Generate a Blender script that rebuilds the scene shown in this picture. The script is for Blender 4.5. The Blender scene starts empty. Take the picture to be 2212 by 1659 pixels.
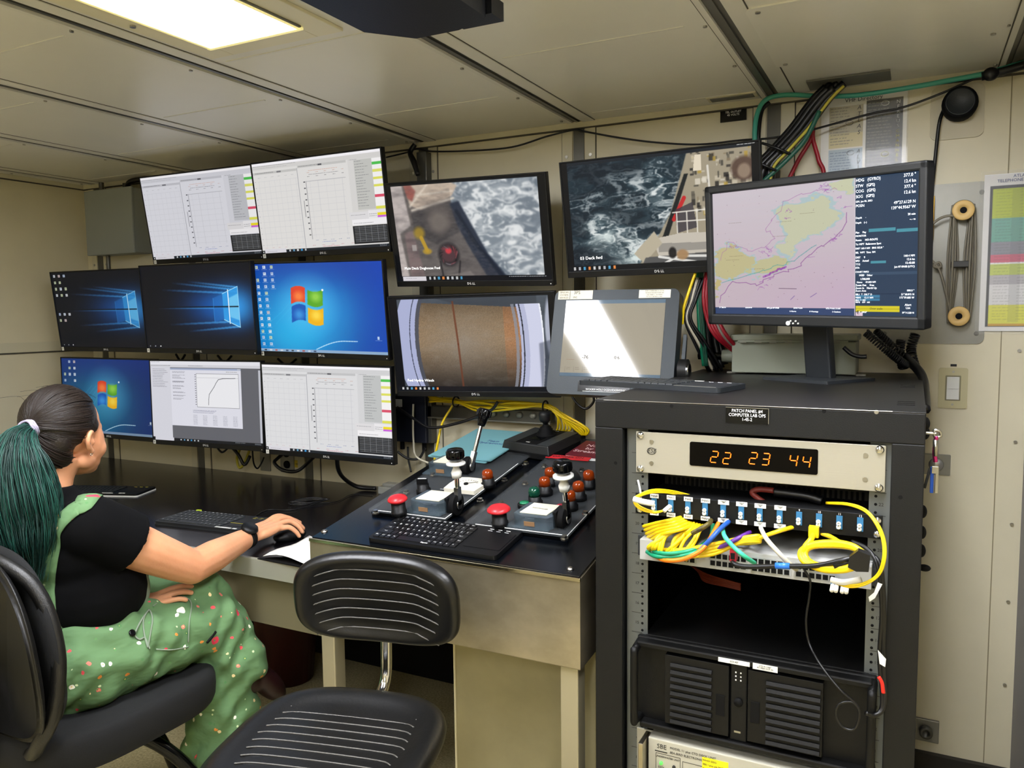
import bpy, math, random
import numpy as np
from mathutils import Vector, Matrix
random.seed(4); RNG=np.random.default_rng(7)
SC=bpy.context.scene; COL=SC.collection
YW,ZC,XL=2.65,2.115,-3.73
# ---------------- camera, and pixel -> point on a plane
Rr=((.8926,.0288,-.4499),(.4508,-.0834,.8887),(-.0119,-.9961,-.0874))
R=Matrix(Rr); CAM=Vector((0,0,1.45)); F=1716.
def ray(px,py): return R@Vector((px-1106,py-829.5,F))
def P(px,py,y): r=ray(px,py); return CAM+r*(y/r.y)
def PZ(px,py,z): r=ray(px,py); return CAM+r*((z-CAM.z)/r.z)
SLP=.163
def sz(y): return .849+(y-1.635)*SLP
def PC(px,py,h=0):
    r=ray(px,py); t=(.849-1.635*SLP+h-CAM.z)/(r.z-SLP*r.y); return CAM+r*t
cd=bpy.data.cameras.new('camera'); co=bpy.data.objects.new('camera',cd); COL.objects.link(co)
cd.sensor_width=36; cd.lens=36*F/2212; cd.clip_start=.02
m3=Matrix([[R[i][0],-R[i][1],-R[i][2]] for i in range(3)])
co.matrix_world=Matrix.Translation(CAM)@m3.to_4x4(); SC.camera=co
SC.view_settings.view_transform='Standard'; SC.view_settings.look='None'
SC.cycles.max_bounces=8; SC.cycles.caustics_reflective=False; SC.cycles.caustics_refractive=False; SC.cycles.adaptive_threshold=.04
SC.view_settings.exposure=0; SC.view_settings.gamma=1
# ---------------- materials
def s2l(c): return tuple((x/12.92 if x<=.04045 else ((x+.055)/1.055)**2.4) for x in c)
def hx(h): return tuple(int(h[i:i+2],16)/255 for i in (0,2,4))
def mat(name,c,rough=.5,metal=0,spec=.5,coat=0,bump=None,var=None,emit=None,alpha=None,trans=0,stretch=(1,1,1)):
    m=bpy.data.materials.new(name); m.use_nodes=True; nt=m.node_tree; b=nt.nodes['Principled BSDF']
    c=s2l(hx(c)) if isinstance(c,str) else c
    b.inputs['Base Color'].default_value=(*c,1); b.inputs['Roughness'].default_value=rough
    b.inputs['Metallic'].default_value=metal; b.inputs['Specular IOR Level'].default_value=spec
    b.inputs['Coat Weight'].default_value=coat
    if trans: b.inputs['Transmission Weight'].default_value=trans
    if alpha is not None: b.inputs['Alpha'].default_value=alpha
    if emit: b.inputs['Emission Color'].default_value=(*(s2l(hx(emit[0]))),1); b.inputs['Emission Strength'].default_value=emit[1]
    L=nt.links.new
    if bump or var:
        tc=nt.nodes.new('ShaderNodeTexCoord'); mp=nt.nodes.new('ShaderNodeMapping'); mp.inputs['Scale'].default_value=stretch
        L(tc.outputs['Object'],mp.inputs[0])
    if bump:
        n=nt.nodes.new('ShaderNodeTexNoise'); n.inputs['Scale'].default_value=bump[0]; n.inputs['Detail'].default_value=4
        bp=nt.nodes.new('ShaderNodeBump'); bp.inputs['Strength'].default_value=bump[1]; bp.inputs['Distance'].default_value=.003
        L(mp.outputs[0],n.inputs['Vector']); L(n.outputs[0],bp.inputs['Height']); L(bp.outputs[0],b.inputs['Normal'])
    if var:
        n=nt.nodes.new('ShaderNodeTexNoise'); n.inputs['Scale'].default_value=var[0]; n.inputs['Detail'].default_value=6; n.inputs['Roughness'].default_value=.6
        r=nt.nodes.new('ShaderNodeValToRGB'); r.color_ramp.elements[0].position=.32; r.color_ramp.elements[1].position=.68
        c2=s2l(hx(var[1])) if isinstance(var[1],str) else tuple(x*var[1] for x in c)
        r.color_ramp.elements[0].color=(*c2,1); r.color_ramp.elements[1].color=(*c,1)
        L(mp.outputs[0],n.inputs['Vector']); L(n.outputs[0],r.inputs[0]); L(r.outputs[0],b.inputs['Base Color'])
    return m
def attr_mat(name,emission,rough=.3,spec=.5,strength=1.):
    m=bpy.data.materials.new(name); m.use_nodes=True; nt=m.node_tree; b=nt.nodes['Principled BSDF']
    a=nt.nodes.new('ShaderNodeAttribute'); a.attribute_name='Col'
    b.inputs['Roughness'].default_value=rough; b.inputs['Specular IOR Level'].default_value=spec
    if emission:
        b.inputs['Base Color'].default_value=(.004,.004,.005,1); nt.links.new(a.outputs['Color'],b.inputs['Emission Color']); b.inputs['Emission Strength'].default_value=strength
    else: nt.links.new(a.outputs['Color'],b.inputs['Base Color'])
    return m
BLK=mat('black_plastic','08090b',.45,spec=.3,bump=(300,.1)); BLKG=mat('gloss_black_plastic','050607',.16,spec=.3)
BLKM=mat('matte_black','060607',.75,spec=.2); RUB=mat('black_cable','060608',.4); DGR=mat('dark_grey_plastic','1f2327',.5,bump=(400,.15))
WHT=mat('white_plastic','e8e8e2',.4); CREAM=mat('cream_plastic','e6e0cd',.45); STEEL=mat('brushed_steel','b8b09c',.32,1,bump=(60,.05),stretch=(1,30,30))
CHR=mat('chrome','d8d8d8',.12,1); SCREW=mat('screw_steel','b0aea8',.3,1); YEL=mat('yellow_cable','e8c80e',.38); ORG=mat('orange_cable','e07812',.4)
GRN=mat('green_cable','0b8a63',.4); BLU=mat('blue_cable','1d4fa8',.4); PUR=mat('purple_cable','5a2a86',.4); GRYC=mat('beige_cable','cfc8b2',.4)
REDC=mat('red_cable','a3182a',.4); TEAL=mat('teal_cable','3f9a86',.4); WTXT=mat('white_ink','f2f2f2',.6); KTXT=mat('black_ink','1a1a1a',.7); BTXT=mat('blue_ink','24407a',.6)
SCREEN=attr_mat('lcd_screen',True,.24,.22,1.0); PRINT=attr_mat('printed_sheet',False,.35,.5)
GTXT=mat('glowing_text','ffffff',.4,emit=('e8e8ea',.9)); DTXT=mat('glowing_dark_text','101010',.4)
# ---------------- mesh builder
def RZ(d): return Matrix.Rotation(math.radians(d),4,'Z')
def RX(d): return Matrix.Rotation(math.radians(d),4,'X')
def RY(d): return Matrix.Rotation(math.radians(d),4,'Y')
def T(*a): return Matrix.Translation(Vector(a[0]) if len(a)==1 else Vector(a))
def spline(pts,n=6,closed=False):
    p=[Vector(q) for q in pts]; N=len(p); out=[]
    if N<3: return p
    for i in range(N if closed else N-1):
        a,b,c,d=(p[(i-1)%N],p[i],p[(i+1)%N],p[(i+2)%N]) if closed else (p[max(i-1,0)],p[i],p[i+1],p[min(i+2,N-1)])
        for k in range(n):
            t=k/n; out.append(.5*((2*b)+(c-a)*t+(2*a-5*b+4*c-d)*t*t+(3*b-a-3*c+d)*t**3))
    if not closed: out.append(p[-1])
    return out
class MB:
    def __init__(s): s.v=[];s.f=[];s.mi=[];s.sm=[];s.mats=[]
    def m(s,mt):
        if mt not in s.mats: s.mats.append(mt)
        return s.mats.index(mt)
    def add(s,vs,fs,mt,smooth=False,M=None):
        o=len(s.v); k=s.m(mt)
        s.v+= [tuple(M@Vector(v)) for v in vs] if M is not None else [tuple(v) for v in vs]
        s.f+= [tuple(i+o for i in f) for f in fs]; s.mi+=[k]*len(fs); s.sm+=[smooth]*len(fs); return s
    def box(s,c,d,mt,M=None,tp=1):
        x,y,z=d[0]/2,d[1]/2,d[2]/2; c=Vector(c)
        vs=[Vector((a*x*(tp if k>0 else 1),b*y*(tp if k>0 else 1),k*z)) for k in(-1,1) for a,b in((-1,-1),(1,-1),(1,1),(-1,1))]
        vs=[(M@v if M is not None else v)+c for v in vs]
        return s.add(vs,[(3,2,1,0),(4,5,6,7),(0,1,5,4),(1,2,6,5),(2,3,7,6),(3,0,4,7)],mt)
    def bx(s,a,b,mt): # by corners
        return s.box([(a[i]+b[i])/2 for i in range(3)],[abs(b[i]-a[i]) for i in range(3)],mt)
    def tube(s,pts,r,mt,n=8,smooth=6,closed=False,caps=True):
        p=spline(pts,smooth,closed) if smooth and len(pts)>2 else [Vector(q) for q in pts]
        N=len(p); rs=r if isinstance(r,(list,tuple)) else [r]
        def rad(i):
            if len(rs)==1: return rs[0]
            t=i/max(N-1,1)*(len(rs)-1); k=min(int(t),len(rs)-2); return rs[k]*(1-(t-k))+rs[k+1]*(t-k)
        d0=(p[1]-p[0]).normalized(); u=d0.orthogonal().normalized(); vs=[]
        for i in range(N):
            d=(p[(i+1)%N]-p[i-1]) if (closed or 0<i<N-1) else (p[1]-p[0] if i==0 else p[-1]-p[-2])
            if d.length<1e-9: d=d0
            d.normalize(); u=u-d*u.dot(d)
            u=u.normalized() if u.length>1e-6 else d.orthogonal().normalized(); w=d.cross(u); d0=d
            for k in range(n):
                a=2*math.pi*k/n; vs.append(p[i]+(u*math.cos(a)+w*math.sin(a))*rad(i))
        fs=[]
        for i in range(N if closed else N-1):
            for k in range(n):
                j=(i+1)%N; fs.append((i*n+k,i*n+(k+1)%n,j*n+(k+1)%n,j*n+k))
        if not closed and caps: fs+= [tuple(range(n-1,-1,-1)),tuple((N-1)*n+k for k in range(n))]
        return s.add(vs,fs,mt,True)
    def cyl(s,a,b,r,mt,r2=None,n=20):
        a=Vector(a);b=Vector(b);r2=r if r2 is None else r2;d=(b-a).normalized();u=d.orthogonal().normalized();w=d.cross(u)
        vs=[c+(u*math.cos(2*math.pi*k/n)+w*math.sin(2*math.pi*k/n))*q for c,q in((a,r),(b,r2)) for k in range(n)]
        o=len(s.f); s.add(vs,[(k,(k+1)%n,n+(k+1)%n,n+k) for k in range(n)],mt,True)
        return s.add(vs,[tuple(range(n-1,-1,-1)),tuple(range(n,2*n))],mt)
    def lathe(s,prof,mt,M=None,n=24,smooth=True):
        vs=[];fs=[];N=len(prof)
        for r,z in prof:
            for k in range(n): vs.append((r*math.cos(2*math.pi*k/n),r*math.sin(2*math.pi*k/n),z))
        for i in range(N-1):
            for k in range(n): fs.append((i*n+k,i*n+(k+1)%n,(i+1)*n+(k+1)%n,(i+1)*n+k))
        fs+= [tuple(range(n-1,-1,-1)),tuple((N-1)*n+k for k in range(n))]
        return s.add(vs,fs,mt,smooth,M)
    def ell(s,c,d,mt,M=None,n=20,k=12):
        vs=[(0,0,-1)]+[(math.sin(math.pi*i/k)*math.cos(2*math.pi*j/n),math.sin(math.pi*i/k)*math.sin(2*math.pi*j/n),-math.cos(math.pi*i/k)) for i in range(1,k) for j in range(n)]+[(0,0,1)]
        L=len(vs)-1
        fs=[(0,1+(j+1)%n,1+j) for j in range(n)]+[(1+i*n+j,1+i*n+(j+1)%n,1+(i+1)*n+(j+1)%n,1+(i+1)*n+j) for i in range(k-2) for j in range(n)]+[(L,1+(k-2)*n+j,1+(k-2)*n+(j+1)%n) for j in range(n)]
        c=Vector(c); vs=[Vector((x*d[0],y*d[1],z*d[2])) for x,y,z in vs]; vs=[(M@v if M is not None else v)+c for v in vs]
        return s.add(vs,fs,mt,True)
    def prism(s,poly,z0,z1,mt,M=None,smooth=False):
        n=len(poly); vs=[(x,y,z) for z in(z0,z1) for x,y in poly]
        s.add(vs,[tuple(range(n-1,-1,-1)),tuple(range(n,2*n))],mt,False,M)
        return s.add(vs,[(k,(k+1)%n,n+(k+1)%n,n+k) for k in range(n)],mt,smooth,M)
    def text(s,t,size,mt,M,align='CENTER',ext=.0002,sx=1,font_shear=0):
        cu=bpy.data.curves.new('t','FONT'); cu.body=t; cu.size=size; cu.align_x=align; cu.align_y='CENTER'; cu.extrude=ext; cu.resolution_u=2; cu.shear=font_shear
        o=bpy.data.objects.new('t',cu); COL.objects.link(o); bpy.context.view_layer.update()
        me=bpy.data.meshes.new_from_object(o.evaluated_get(bpy.context.evaluated_depsgraph_get()))
        MM=M@Matrix.Diagonal((sx,1,1,1))
        s.add([v.co[:] for v in me.vertices],[tuple(p.vertices) for p in me.polygons],mt,False,MM)
        bpy.data.objects.remove(o); bpy.data.curves.remove(cu); bpy.data.meshes.remove(me); return s
    def mesh(s,name):
        me=bpy.data.meshes.new(name); me.from_pydata([tuple(v) for v in s.v],[],s.f)
        for m_ in s.mats: me.materials.append(m_)
        me.polygons.foreach_set('material_index',s.mi); me.polygons.foreach_set('use_smooth',s.sm); me.update(); return me
    def build(s,name,parent=None,bevel=0,M=None,seg=2):
        o=bpy.data.objects.new(name,s.mesh(name)); COL.objects.link(o)
        if parent: o.parent=parent
        if M is not None: o.matrix_local=M
        if bevel:
            b=o.modifiers.new('b','BEVEL'); b.width=bevel; b.segments=seg; b.limit_method='ANGLE'; b.angle_limit=.6
        return o
def rr(w,h,r,n=5):
    out=[]
    for cx,cy,a in((w/2-r,h/2-r,0),(-w/2+r,h/2-r,90),(-w/2+r,-h/2+r,180),(w/2-r,-h/2+r,270)):
        for k in range(n+1): t=math.radians(a+90*k/n); out.append((cx+r*math.cos(t),cy+r*math.sin(t)))
    return out
XZ=RX(90)  # local xy -> world xz, facing -y
def tag(o,label,cat,group=None):
    o['label']=label;o['category']=cat
    if group:o['group']=group
    return o
def thing(name,label,cat,loc=(0,0,0),M=None,group=None):
    o=bpy.data.objects.new(name,None); o.empty_display_size=.05; COL.objects.link(o)
    o.matrix_world=M if M is not None else T(loc); return tag(o,label,cat,group)
def struct(mb,name,bevel=0):
    o=mb.build(name,bevel=bevel); o['kind']='structure'; return o
def dup(root,M,label,group=None):
    def rec(o,par):
        c=o.copy(); COL.objects.link(c); c.parent=par
        for ch in o.children: rec(ch,c)
        return c
    r=rec(root,None); r.matrix_world=M; r['label']=label
    if group:r['group']=group
    return r
# ---------------- painted sheets and pictures: numpy colour grid -> vertex colours
G35={c:int(o,8) for c,o in zip('ABCDEFGHIJKLMNOPQRSTUVWXYZ0123456789.-:/','25755 65656 34443 65556 74647 74644 34553 55755 72227 11152 55655 44447 57755 65555 25552 65644 25563 65655 34216 72222 55557 55552 55775 55255 55222 71247 75557 26227 71747 71717 55711 74717 74757 71122 75757 75717 00002 00700 02020 11244'.split())}
class Cv:
    def __init__(s,w,h,c):
        s.w,s.h=w,h; s.a=np.empty((h,w,3)); s.a[:]=np.array(hx(c)) if isinstance(c,str) else c
        s.Y,s.X=np.mgrid[0:h,0:w]; s.X=(s.X+.5)/w; s.Y=(s.Y+.5)/h
    def put(s,m,c,k=1.):
        c=np.array(hx(c)) if isinstance(c,str) else np.array(c); m=(m*k)[...,None]; s.a=s.a*(1-m)+c*m; return s
    def rect(s,x0,y0,x1,y1,c,k=1.):
        i0,i1,j0,j1=int(round(y0*s.h)),int(round(y1*s.h)),int(round(x0*s.w)),int(round(x1*s.w))
        i1=max(i1,i0+1);j1=max(j1,j0+1); c=np.array(hx(c)) if isinstance(c,str) else np.array(c)
        s.a[i0:i1,j0:j1]=s.a[i0:i1,j0:j1]*(1-k)+c*k; return s
    def poly(s,pts,c,k=1.,soft=0):
        ins=np.zeros((s.h,s.w),bool); n=len(pts)
        for i in range(n):
            x0,y0=pts[i];x1,y1=pts[(i+1)%n]
            if y0==y1: continue
            cr=((s.Y>=min(y0,y1))&(s.Y<max(y0,y1)))&(s.X<(x1-x0)*(s.Y-y0)/(y1-y0)+x0); ins^=cr
        m=ins.astype(float)
        if soft:
            for _ in range(soft): m=(m+np.roll(m,1,0)+np.roll(m,-1,0)+np.roll(m,1,1)+np.roll(m,-1,1))/5
        return s.put(m,c,k)
    def ell(s,cx,cy,rx,ry,c,k=1.,soft=.1,rot=0):
        X,Y=s.X-cx,(s.Y-cy)*s.h/s.w; ca,sa=math.cos(rot),math.sin(rot); X,Y=X*ca+Y*sa,-X*sa+Y*ca
        d=np.sqrt((X/rx)**2+(Y/(ry*s.h/s.w))**2); return s.put(np.clip((1-d)/soft+.5,0,1),c,k)
    def line(s,p,c,w=.003,k=1.):
        for (x0,y0),(x1,y1) in zip(p[:-1],p[1:]):
            X,Y=s.X,s.Y*s.h/s.w; a,b=y0*s.h/s.w,y1*s.h/s.w; dx,dy=x1-x0,b-a; L=dx*dx+dy*dy+1e-12
            t=np.clip(((X-x0)*dx+(Y-a)*dy)/L,0,1); d=np.hypot(X-x0-t*dx,Y-a-t*dy); s.put(np.clip((w-d)*s.w+.5,0,1),c,k)
        return s
    def txt(s,x,y,t,c,k=1.):
        j,i=int(x*s.w),int(y*s.h); c=np.array(hx(c))
        for ch in t.upper():
            g=G35.get(ch,0)
            for q in range(15):
                if g>>(14-q)&1:
                    a,b=i+q//3,j+q%3
                    if 0<=a<s.h and 0<=b<s.w: s.a[a,b]=s.a[a,b]*(1-k)+c*k
            j+=4
        return s
    def greek(s,x0,y0,x1,y1,rows,c,k=.6,fill=.6):
        for r in range(rows):
            y=y0+(y1-y0)*r/rows; x=x0; e=x0+(x1-x0)*(fill+(1-fill)*random.random())
            while x<e:
                w=(2+random.random()*5)/s.w; s.rect(x,y,min(x+w,e),y+1./s.h,c,k); x+=w+1.2/s.w
        return s
    def noise(s,sc,seed=0,asp=1.,oct=4):
        r=np.random.default_rng(seed); out=np.zeros((s.h,s.w)); amp=1;tot=0
        for o in range(oct):
            gx,gy=int(sc*2**o)+2,int(sc*asp*2**o)+2; g=r.random((gy+1,gx+1)); x=s.X*(gx-1);y=s.Y*(gy-1)
            xi,yi=x.astype(int),y.astype(int);fx,fy=x-xi,y-yi; fx=fx*fx*(3-2*fx);fy=fy*fy*(3-2*fy)
            out+=amp*((g[yi,xi]*(1-fx)+g[yi,xi+1]*fx)*(1-fy)+(g[yi+1,xi]*(1-fx)+g[yi+1,xi+1]*fx)*fy); tot+=amp; amp*=.5
        return out/tot
    def blur(s,n,m=None):
        b=s.a
        for _ in range(n): b=(b+np.roll(b,1,0)+np.roll(b,-1,0)+np.roll(b,1,1)+np.roll(b,-1,1))/5
        s.a=b if m is None else b*m[...,None]+s.a*(1-m[...,None]); return s
    def build(s,name,w,h,parent,mt,M=None,gain=1.,bend=None):
        H,W=s.h,s.w; xs=np.linspace(-w/2,w/2,W); zs=np.linspace(h/2,-h/2,H)
        co=np.zeros((H,W,3)); co[...,0]=xs[None]; co[...,2]=zs[:,None]
        if bend: co[...,1]=bend(co[...,0],co[...,2])
        i=np.arange(H*W).reshape(H,W); f=np.stack([i[1:,:-1],i[1:,1:],i[:-1,1:],i[:-1,:-1]],-1).reshape(-1,4)
        me=bpy.data.meshes.new(name); me.vertices.add(H*W); me.vertices.foreach_set('co',co.ravel())
        me.loops.add(f.size); me.loops.foreach_set('vertex_index',f.ravel().astype(np.int32))
        me.polygons.add(len(f)); me.polygons.foreach_set('loop_start',np.arange(0,f.size,4,dtype=np.int32)); me.update(calc_edges=True)
        ca=me.color_attributes.new('Col','BYTE_COLOR','POINT'); rgba=np.ones((H*W,4)); rgba[:,:3]=np.clip(s.a*gain,0,1).reshape(-1,3)
        ca.data.foreach_set('color_srgb',rgba.ravel().astype(np.float32)); me.materials.append(mt)
        o=bpy.data.objects.new(name,me); COL.objects.link(o)
        if parent:o.parent=parent
        if M is not None:o.matrix_local=M
        return o
# ================= ROOM =================
MW=mat('painted_wall_panel','dfd6b8',.45,var=(3,.93),bump=(40,.04)); MCEIL=mat('painted_ceiling_panel','e4e2da',.32,spec=.5,var=(2,.95))
MFL=mat('speckled_vinyl_floor','c9bd93',.4,var=(130,'948861')); MCH=mat('grey_channel','5d5c56',.35,.5); MFLG=mat('painted_flange','d2cbb0',.42)
MCF=mat('ceiling_flange','dcdad2',.35); MDK=mat('dark_baseboard','1d1a17',.5); MSHD=mat('dark_seam','4a463c',.7)
XS=[-3.63,-2.99,-2.335,-1.712,-1.067,-.411,.222,.865]
fl=MB(); fl.bx((XL-.1,-2.1,-.1),(1.5,YW+.1,0),MFL); struct(fl,'floor')
wb=MB(); wb.bx((XL-.1,YW,0),(1.5,YW+.1,ZC+.2),MW); struct(wb,'wall_back')
wl=MB(); wl.bx((XL-.1,-2.1,0),(XL,YW,ZC+.2),MW)
wl.bx((XL,-2,1.30),(XL+.012,YW,1.345),MFLG); wl.bx((XL,-2,1.293),(XL+.006,YW,1.30),MSHD)
for y in (.75,1.97): wl.bx((XL,y-.03,.1),(XL+.004,y+.03,1.29),MFLG); wl.bx((XL,y-.034,.1),(XL+.003,y-.03,2.1),MSHD)
struct(wl,'wall_left')
wr=MB(); wr.bx((1.4,-2.1,0),(1.5,YW,ZC+.2),MW); struct(wr,'wall_right')
wf=MB(); wf.bx((XL-.1,-2.1,0),(1.5,-2,ZC+.2),MW); struct(wf,'wall_front')
# ceiling: panels between channels
ce=MB(); ce.bx((XL-.1,-2.1,ZC+.03),(1.5,YW+.1,ZC+.13),MSHD)
edges=[XL-.05]+XS+[1.5]
for a,b in zip(edges[:-1],edges[1:]):
    ce.bx((a+(.02 if a>XL else 0),-2.05,ZC),(b-.02,YW,ZC+.03),MCEIL)
for i,x in enumerate(XS):
    for s in(-1,1):
        ce.bx((x+s*.02,-2.05,ZC-.003),(x+s*(.062 if s>0 else .034),YW,ZC),MCF)
        ce.bx((x+s*(.062 if s>0 else .034),-2.05,ZC-.001),(x+s*(.065 if s>0 else .037),YW,ZC),MSHD)
for i in range(len(edges)-1):
    a,b=edges[i],edges[i+1]; ph=0 if i%2==1 else .322
    k=-3
    while True:
        y=1.255+ph+k*.645; k+=1
        if y>YW: break
        ce.bx((a+.09,y-.004,ZC-.0015),(b-.09,y+.004,ZC),MCF)
# screws of the flanges
for x in XS:
    for y in [ .9+.34*k for k in range(6)]:
        if x>-2.5 and not(-2.3<x<-1): pass
        ce.cyl((x-.045,y,ZC-.004),(x-.045,y,ZC),.005,SCREW,n=8)
struct(ce,'ceiling')
for n,x in enumerate(XS,1):
    t=MB(); t.bx((x-.019,-2,ZC+.004),(x+.019,YW,ZC+.03),MCH); t.bx((x-.006,-2,ZC-.001),(x+.004,YW,ZC+.01),MCH); struct(t,'trim_%d'%n)
    if n==7:
        t=MB(); t.bx((x-.0013,YW-.002,.1),(x+.0013,YW+.001,ZC),mat('soft_seam','94896a',.7))
        for z in (1.33,1.07,.83,.6,.35): t.cyl((x+.045,YW-.004,z),(x+.045,YW,z),.005,SCREW,n=8)
        struct(t,'trim_%d'%(n+10)); continue
    if n>=8: continue
    t=MB(); t.bx((x-.02,YW-.004,0.1),(x+.02,YW+.001,ZC),MCH)
    for s in(-1,1):
        t.bx((x+s*.024,YW-.006,.1),(x+s*.062,YW,ZC),MFLG); t.bx((x+s*.062,YW-.002,.1),(x+s*.065,YW,ZC),MSHD)
        for z in (2.0,1.72,.95,.86,.35): t.cyl((x+s*.045,YW-.008,z),(x+s*.045,YW,z),.006,SCREW,n=8)
    struct(t,'trim_%d'%(n+10))
t=MB(); t.bx((XL,YW-.012,ZC-.02),(1.4,YW,ZC),MFLG); t.bx((XL,YW-.013,ZC-.024),(1.4,YW,ZC-.02),MSHD); t.bx((XL,-2,ZC-.02),(XL+.012,YW,ZC),MFLG); t.bx((XL,-2,ZC-.024),(XL+.013,YW,ZC-.02),MSHD); struct(t,'trim_30')
t=MB(); t.bx((XL,YW-.02,0),(1.4,YW,.098),MDK); struct(t,'baseboard_back')
t=MB(); t.bx((XL,-2,0),(XL+.015,YW-.02,.098),MDK); struct(t,'baseboard_left')
# ceiling lights
LITE=mat('light_diffuser','ffffff',.4,emit=('f6f8ff',44.)); LFR=mat('light_frame','e2dcc2',.35); LDK=mat('light_gap','6a6a64',.6)
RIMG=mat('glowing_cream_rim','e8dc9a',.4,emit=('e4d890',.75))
def ceiling_light(x0,x1,y0,y1,label,mt=LITE):
    t=thing('ceiling_light',label,'ceiling light',((x0+x1)/2,(y0+y1)/2,ZC)); w,h=(x1-x0)/2,(y1-y0)/2
    m=MB(); o=.075
    for s in(-1,1):
        m.bx((s*w,-h-o,-.008),(s*(w+o),h+o,0),LFR); m.bx((-w,s*h,-.008),(w,s*(h+o),0),LFR)
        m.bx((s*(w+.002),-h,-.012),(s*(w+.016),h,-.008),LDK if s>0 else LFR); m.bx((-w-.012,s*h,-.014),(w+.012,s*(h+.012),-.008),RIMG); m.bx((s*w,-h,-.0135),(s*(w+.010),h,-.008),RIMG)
        for y in(-h*.7,0,h*.7): m.cyl((s*(w+.045),y,-.012),(s*(w+.045),y,-.008),.007,SCREW,n=10)
    m.build('light_trim',t,.0015)
    m=MB(); m.bx((-w,-h,-.010),(w,h,-.004),mt); m.build('diffuser',t)
    return t
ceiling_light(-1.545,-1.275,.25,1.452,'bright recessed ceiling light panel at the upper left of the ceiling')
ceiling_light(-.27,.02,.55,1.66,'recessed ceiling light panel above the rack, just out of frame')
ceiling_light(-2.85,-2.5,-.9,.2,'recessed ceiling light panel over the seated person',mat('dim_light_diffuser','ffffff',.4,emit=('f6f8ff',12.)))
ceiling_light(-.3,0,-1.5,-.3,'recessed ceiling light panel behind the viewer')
# access hatch in the right ceiling bay
t=thing('ceiling_hatch','large flat painted access panel in the ceiling above the poster','ceiling hatch',(-.09,2.09,ZC))
m=MB(); m.prism(rr(.53,.47,.02),-.004,0,MCEIL); m.build('hatch_panel',t,.001)
m=MB()
for x in(-.24,.24):
    for y in(-.21,.21): m.cyl((x,y,-.007),(x,y,-.004),.006,SCREW,n=10)
m.build('screw',t)
# ceiling slot and small plate
t=MB(); t.bx((-.60,2.545,ZC-.004),(-.45,2.60,ZC),MFLG); t.bx((-.59,2.555,ZC-.006),(-.46,2.59,ZC-.003),LDK)
tag(t.build('ceiling_slot'),'narrow slot vent in the ceiling near the wall above the deck camera screen','vent')
t=MB(); t.bx((-.30,2.50,ZC-.006),(-.08,2.60,ZC-.001),LDK); tag(t.build('cable_opening'),'dark cable opening in the ceiling where the thick cable bundle comes down','opening')
# projector
t=thing('projector','dark projector hanging under the ceiling at the top edge','projector',(-.86,1.245,2.05))
m=MB(); m.prism([(-.06,.16),(-.13,.08),(-.13,-.2),(.12,-.2),(.12,.13),(.04,.16)],-.04,.03,BLK); m.prism(rr(.1,.06,.02),.03,.065,BLK); m.build('housing',t,.008)
m=MB(); m.box((.085,.155,-.015),(.09,.05,.035),BLK); m.text('LENS SHIFT',.012,DGR,T(.085,.129,-.015)@XZ); m.build('lens_cover',t,.003)
# ================= PICTURES FOR THE SCREENS =================
CW,CH=430,242
def icons(c,cols,x0=.025,dx=.075,y0=.04,dy=.075):
    for j,col in enumerate(cols):
        for r in col:
            x,y=x0+j*dx,y0+r*dy; q=random.choice(['e8eef4','f0f0f0','c8d4e8','e0c8c0','d8e0b0'])
            c.rect(x,y,x+.022,y+.034,q,.85).rect(x+.004,y+.008,x+.014,y+.02,'607898',.6)
            if cols[0] and len(cols[0])>8: c.greek(x-.01,y+.042,x+.034,y+.06,1,'e8f0f8',.5,.9)
def taskbar(c,col='10161f',y=.965,x0=0,n=5,ix=.22,dx=.032):
    c.rect(x0,y,1,1,col)
    for k in range(n): c.rect(ix+k*dx,y+.008,ix+k*dx+.013,y+.026,['d8dce0','70b0d8','f0f0f0','40a0e0','d0d4d8'][k%5],.9)
    c.greek(.93,y+.008,.985,y+.03,2,'a8b0b8',.7,.9)
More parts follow.
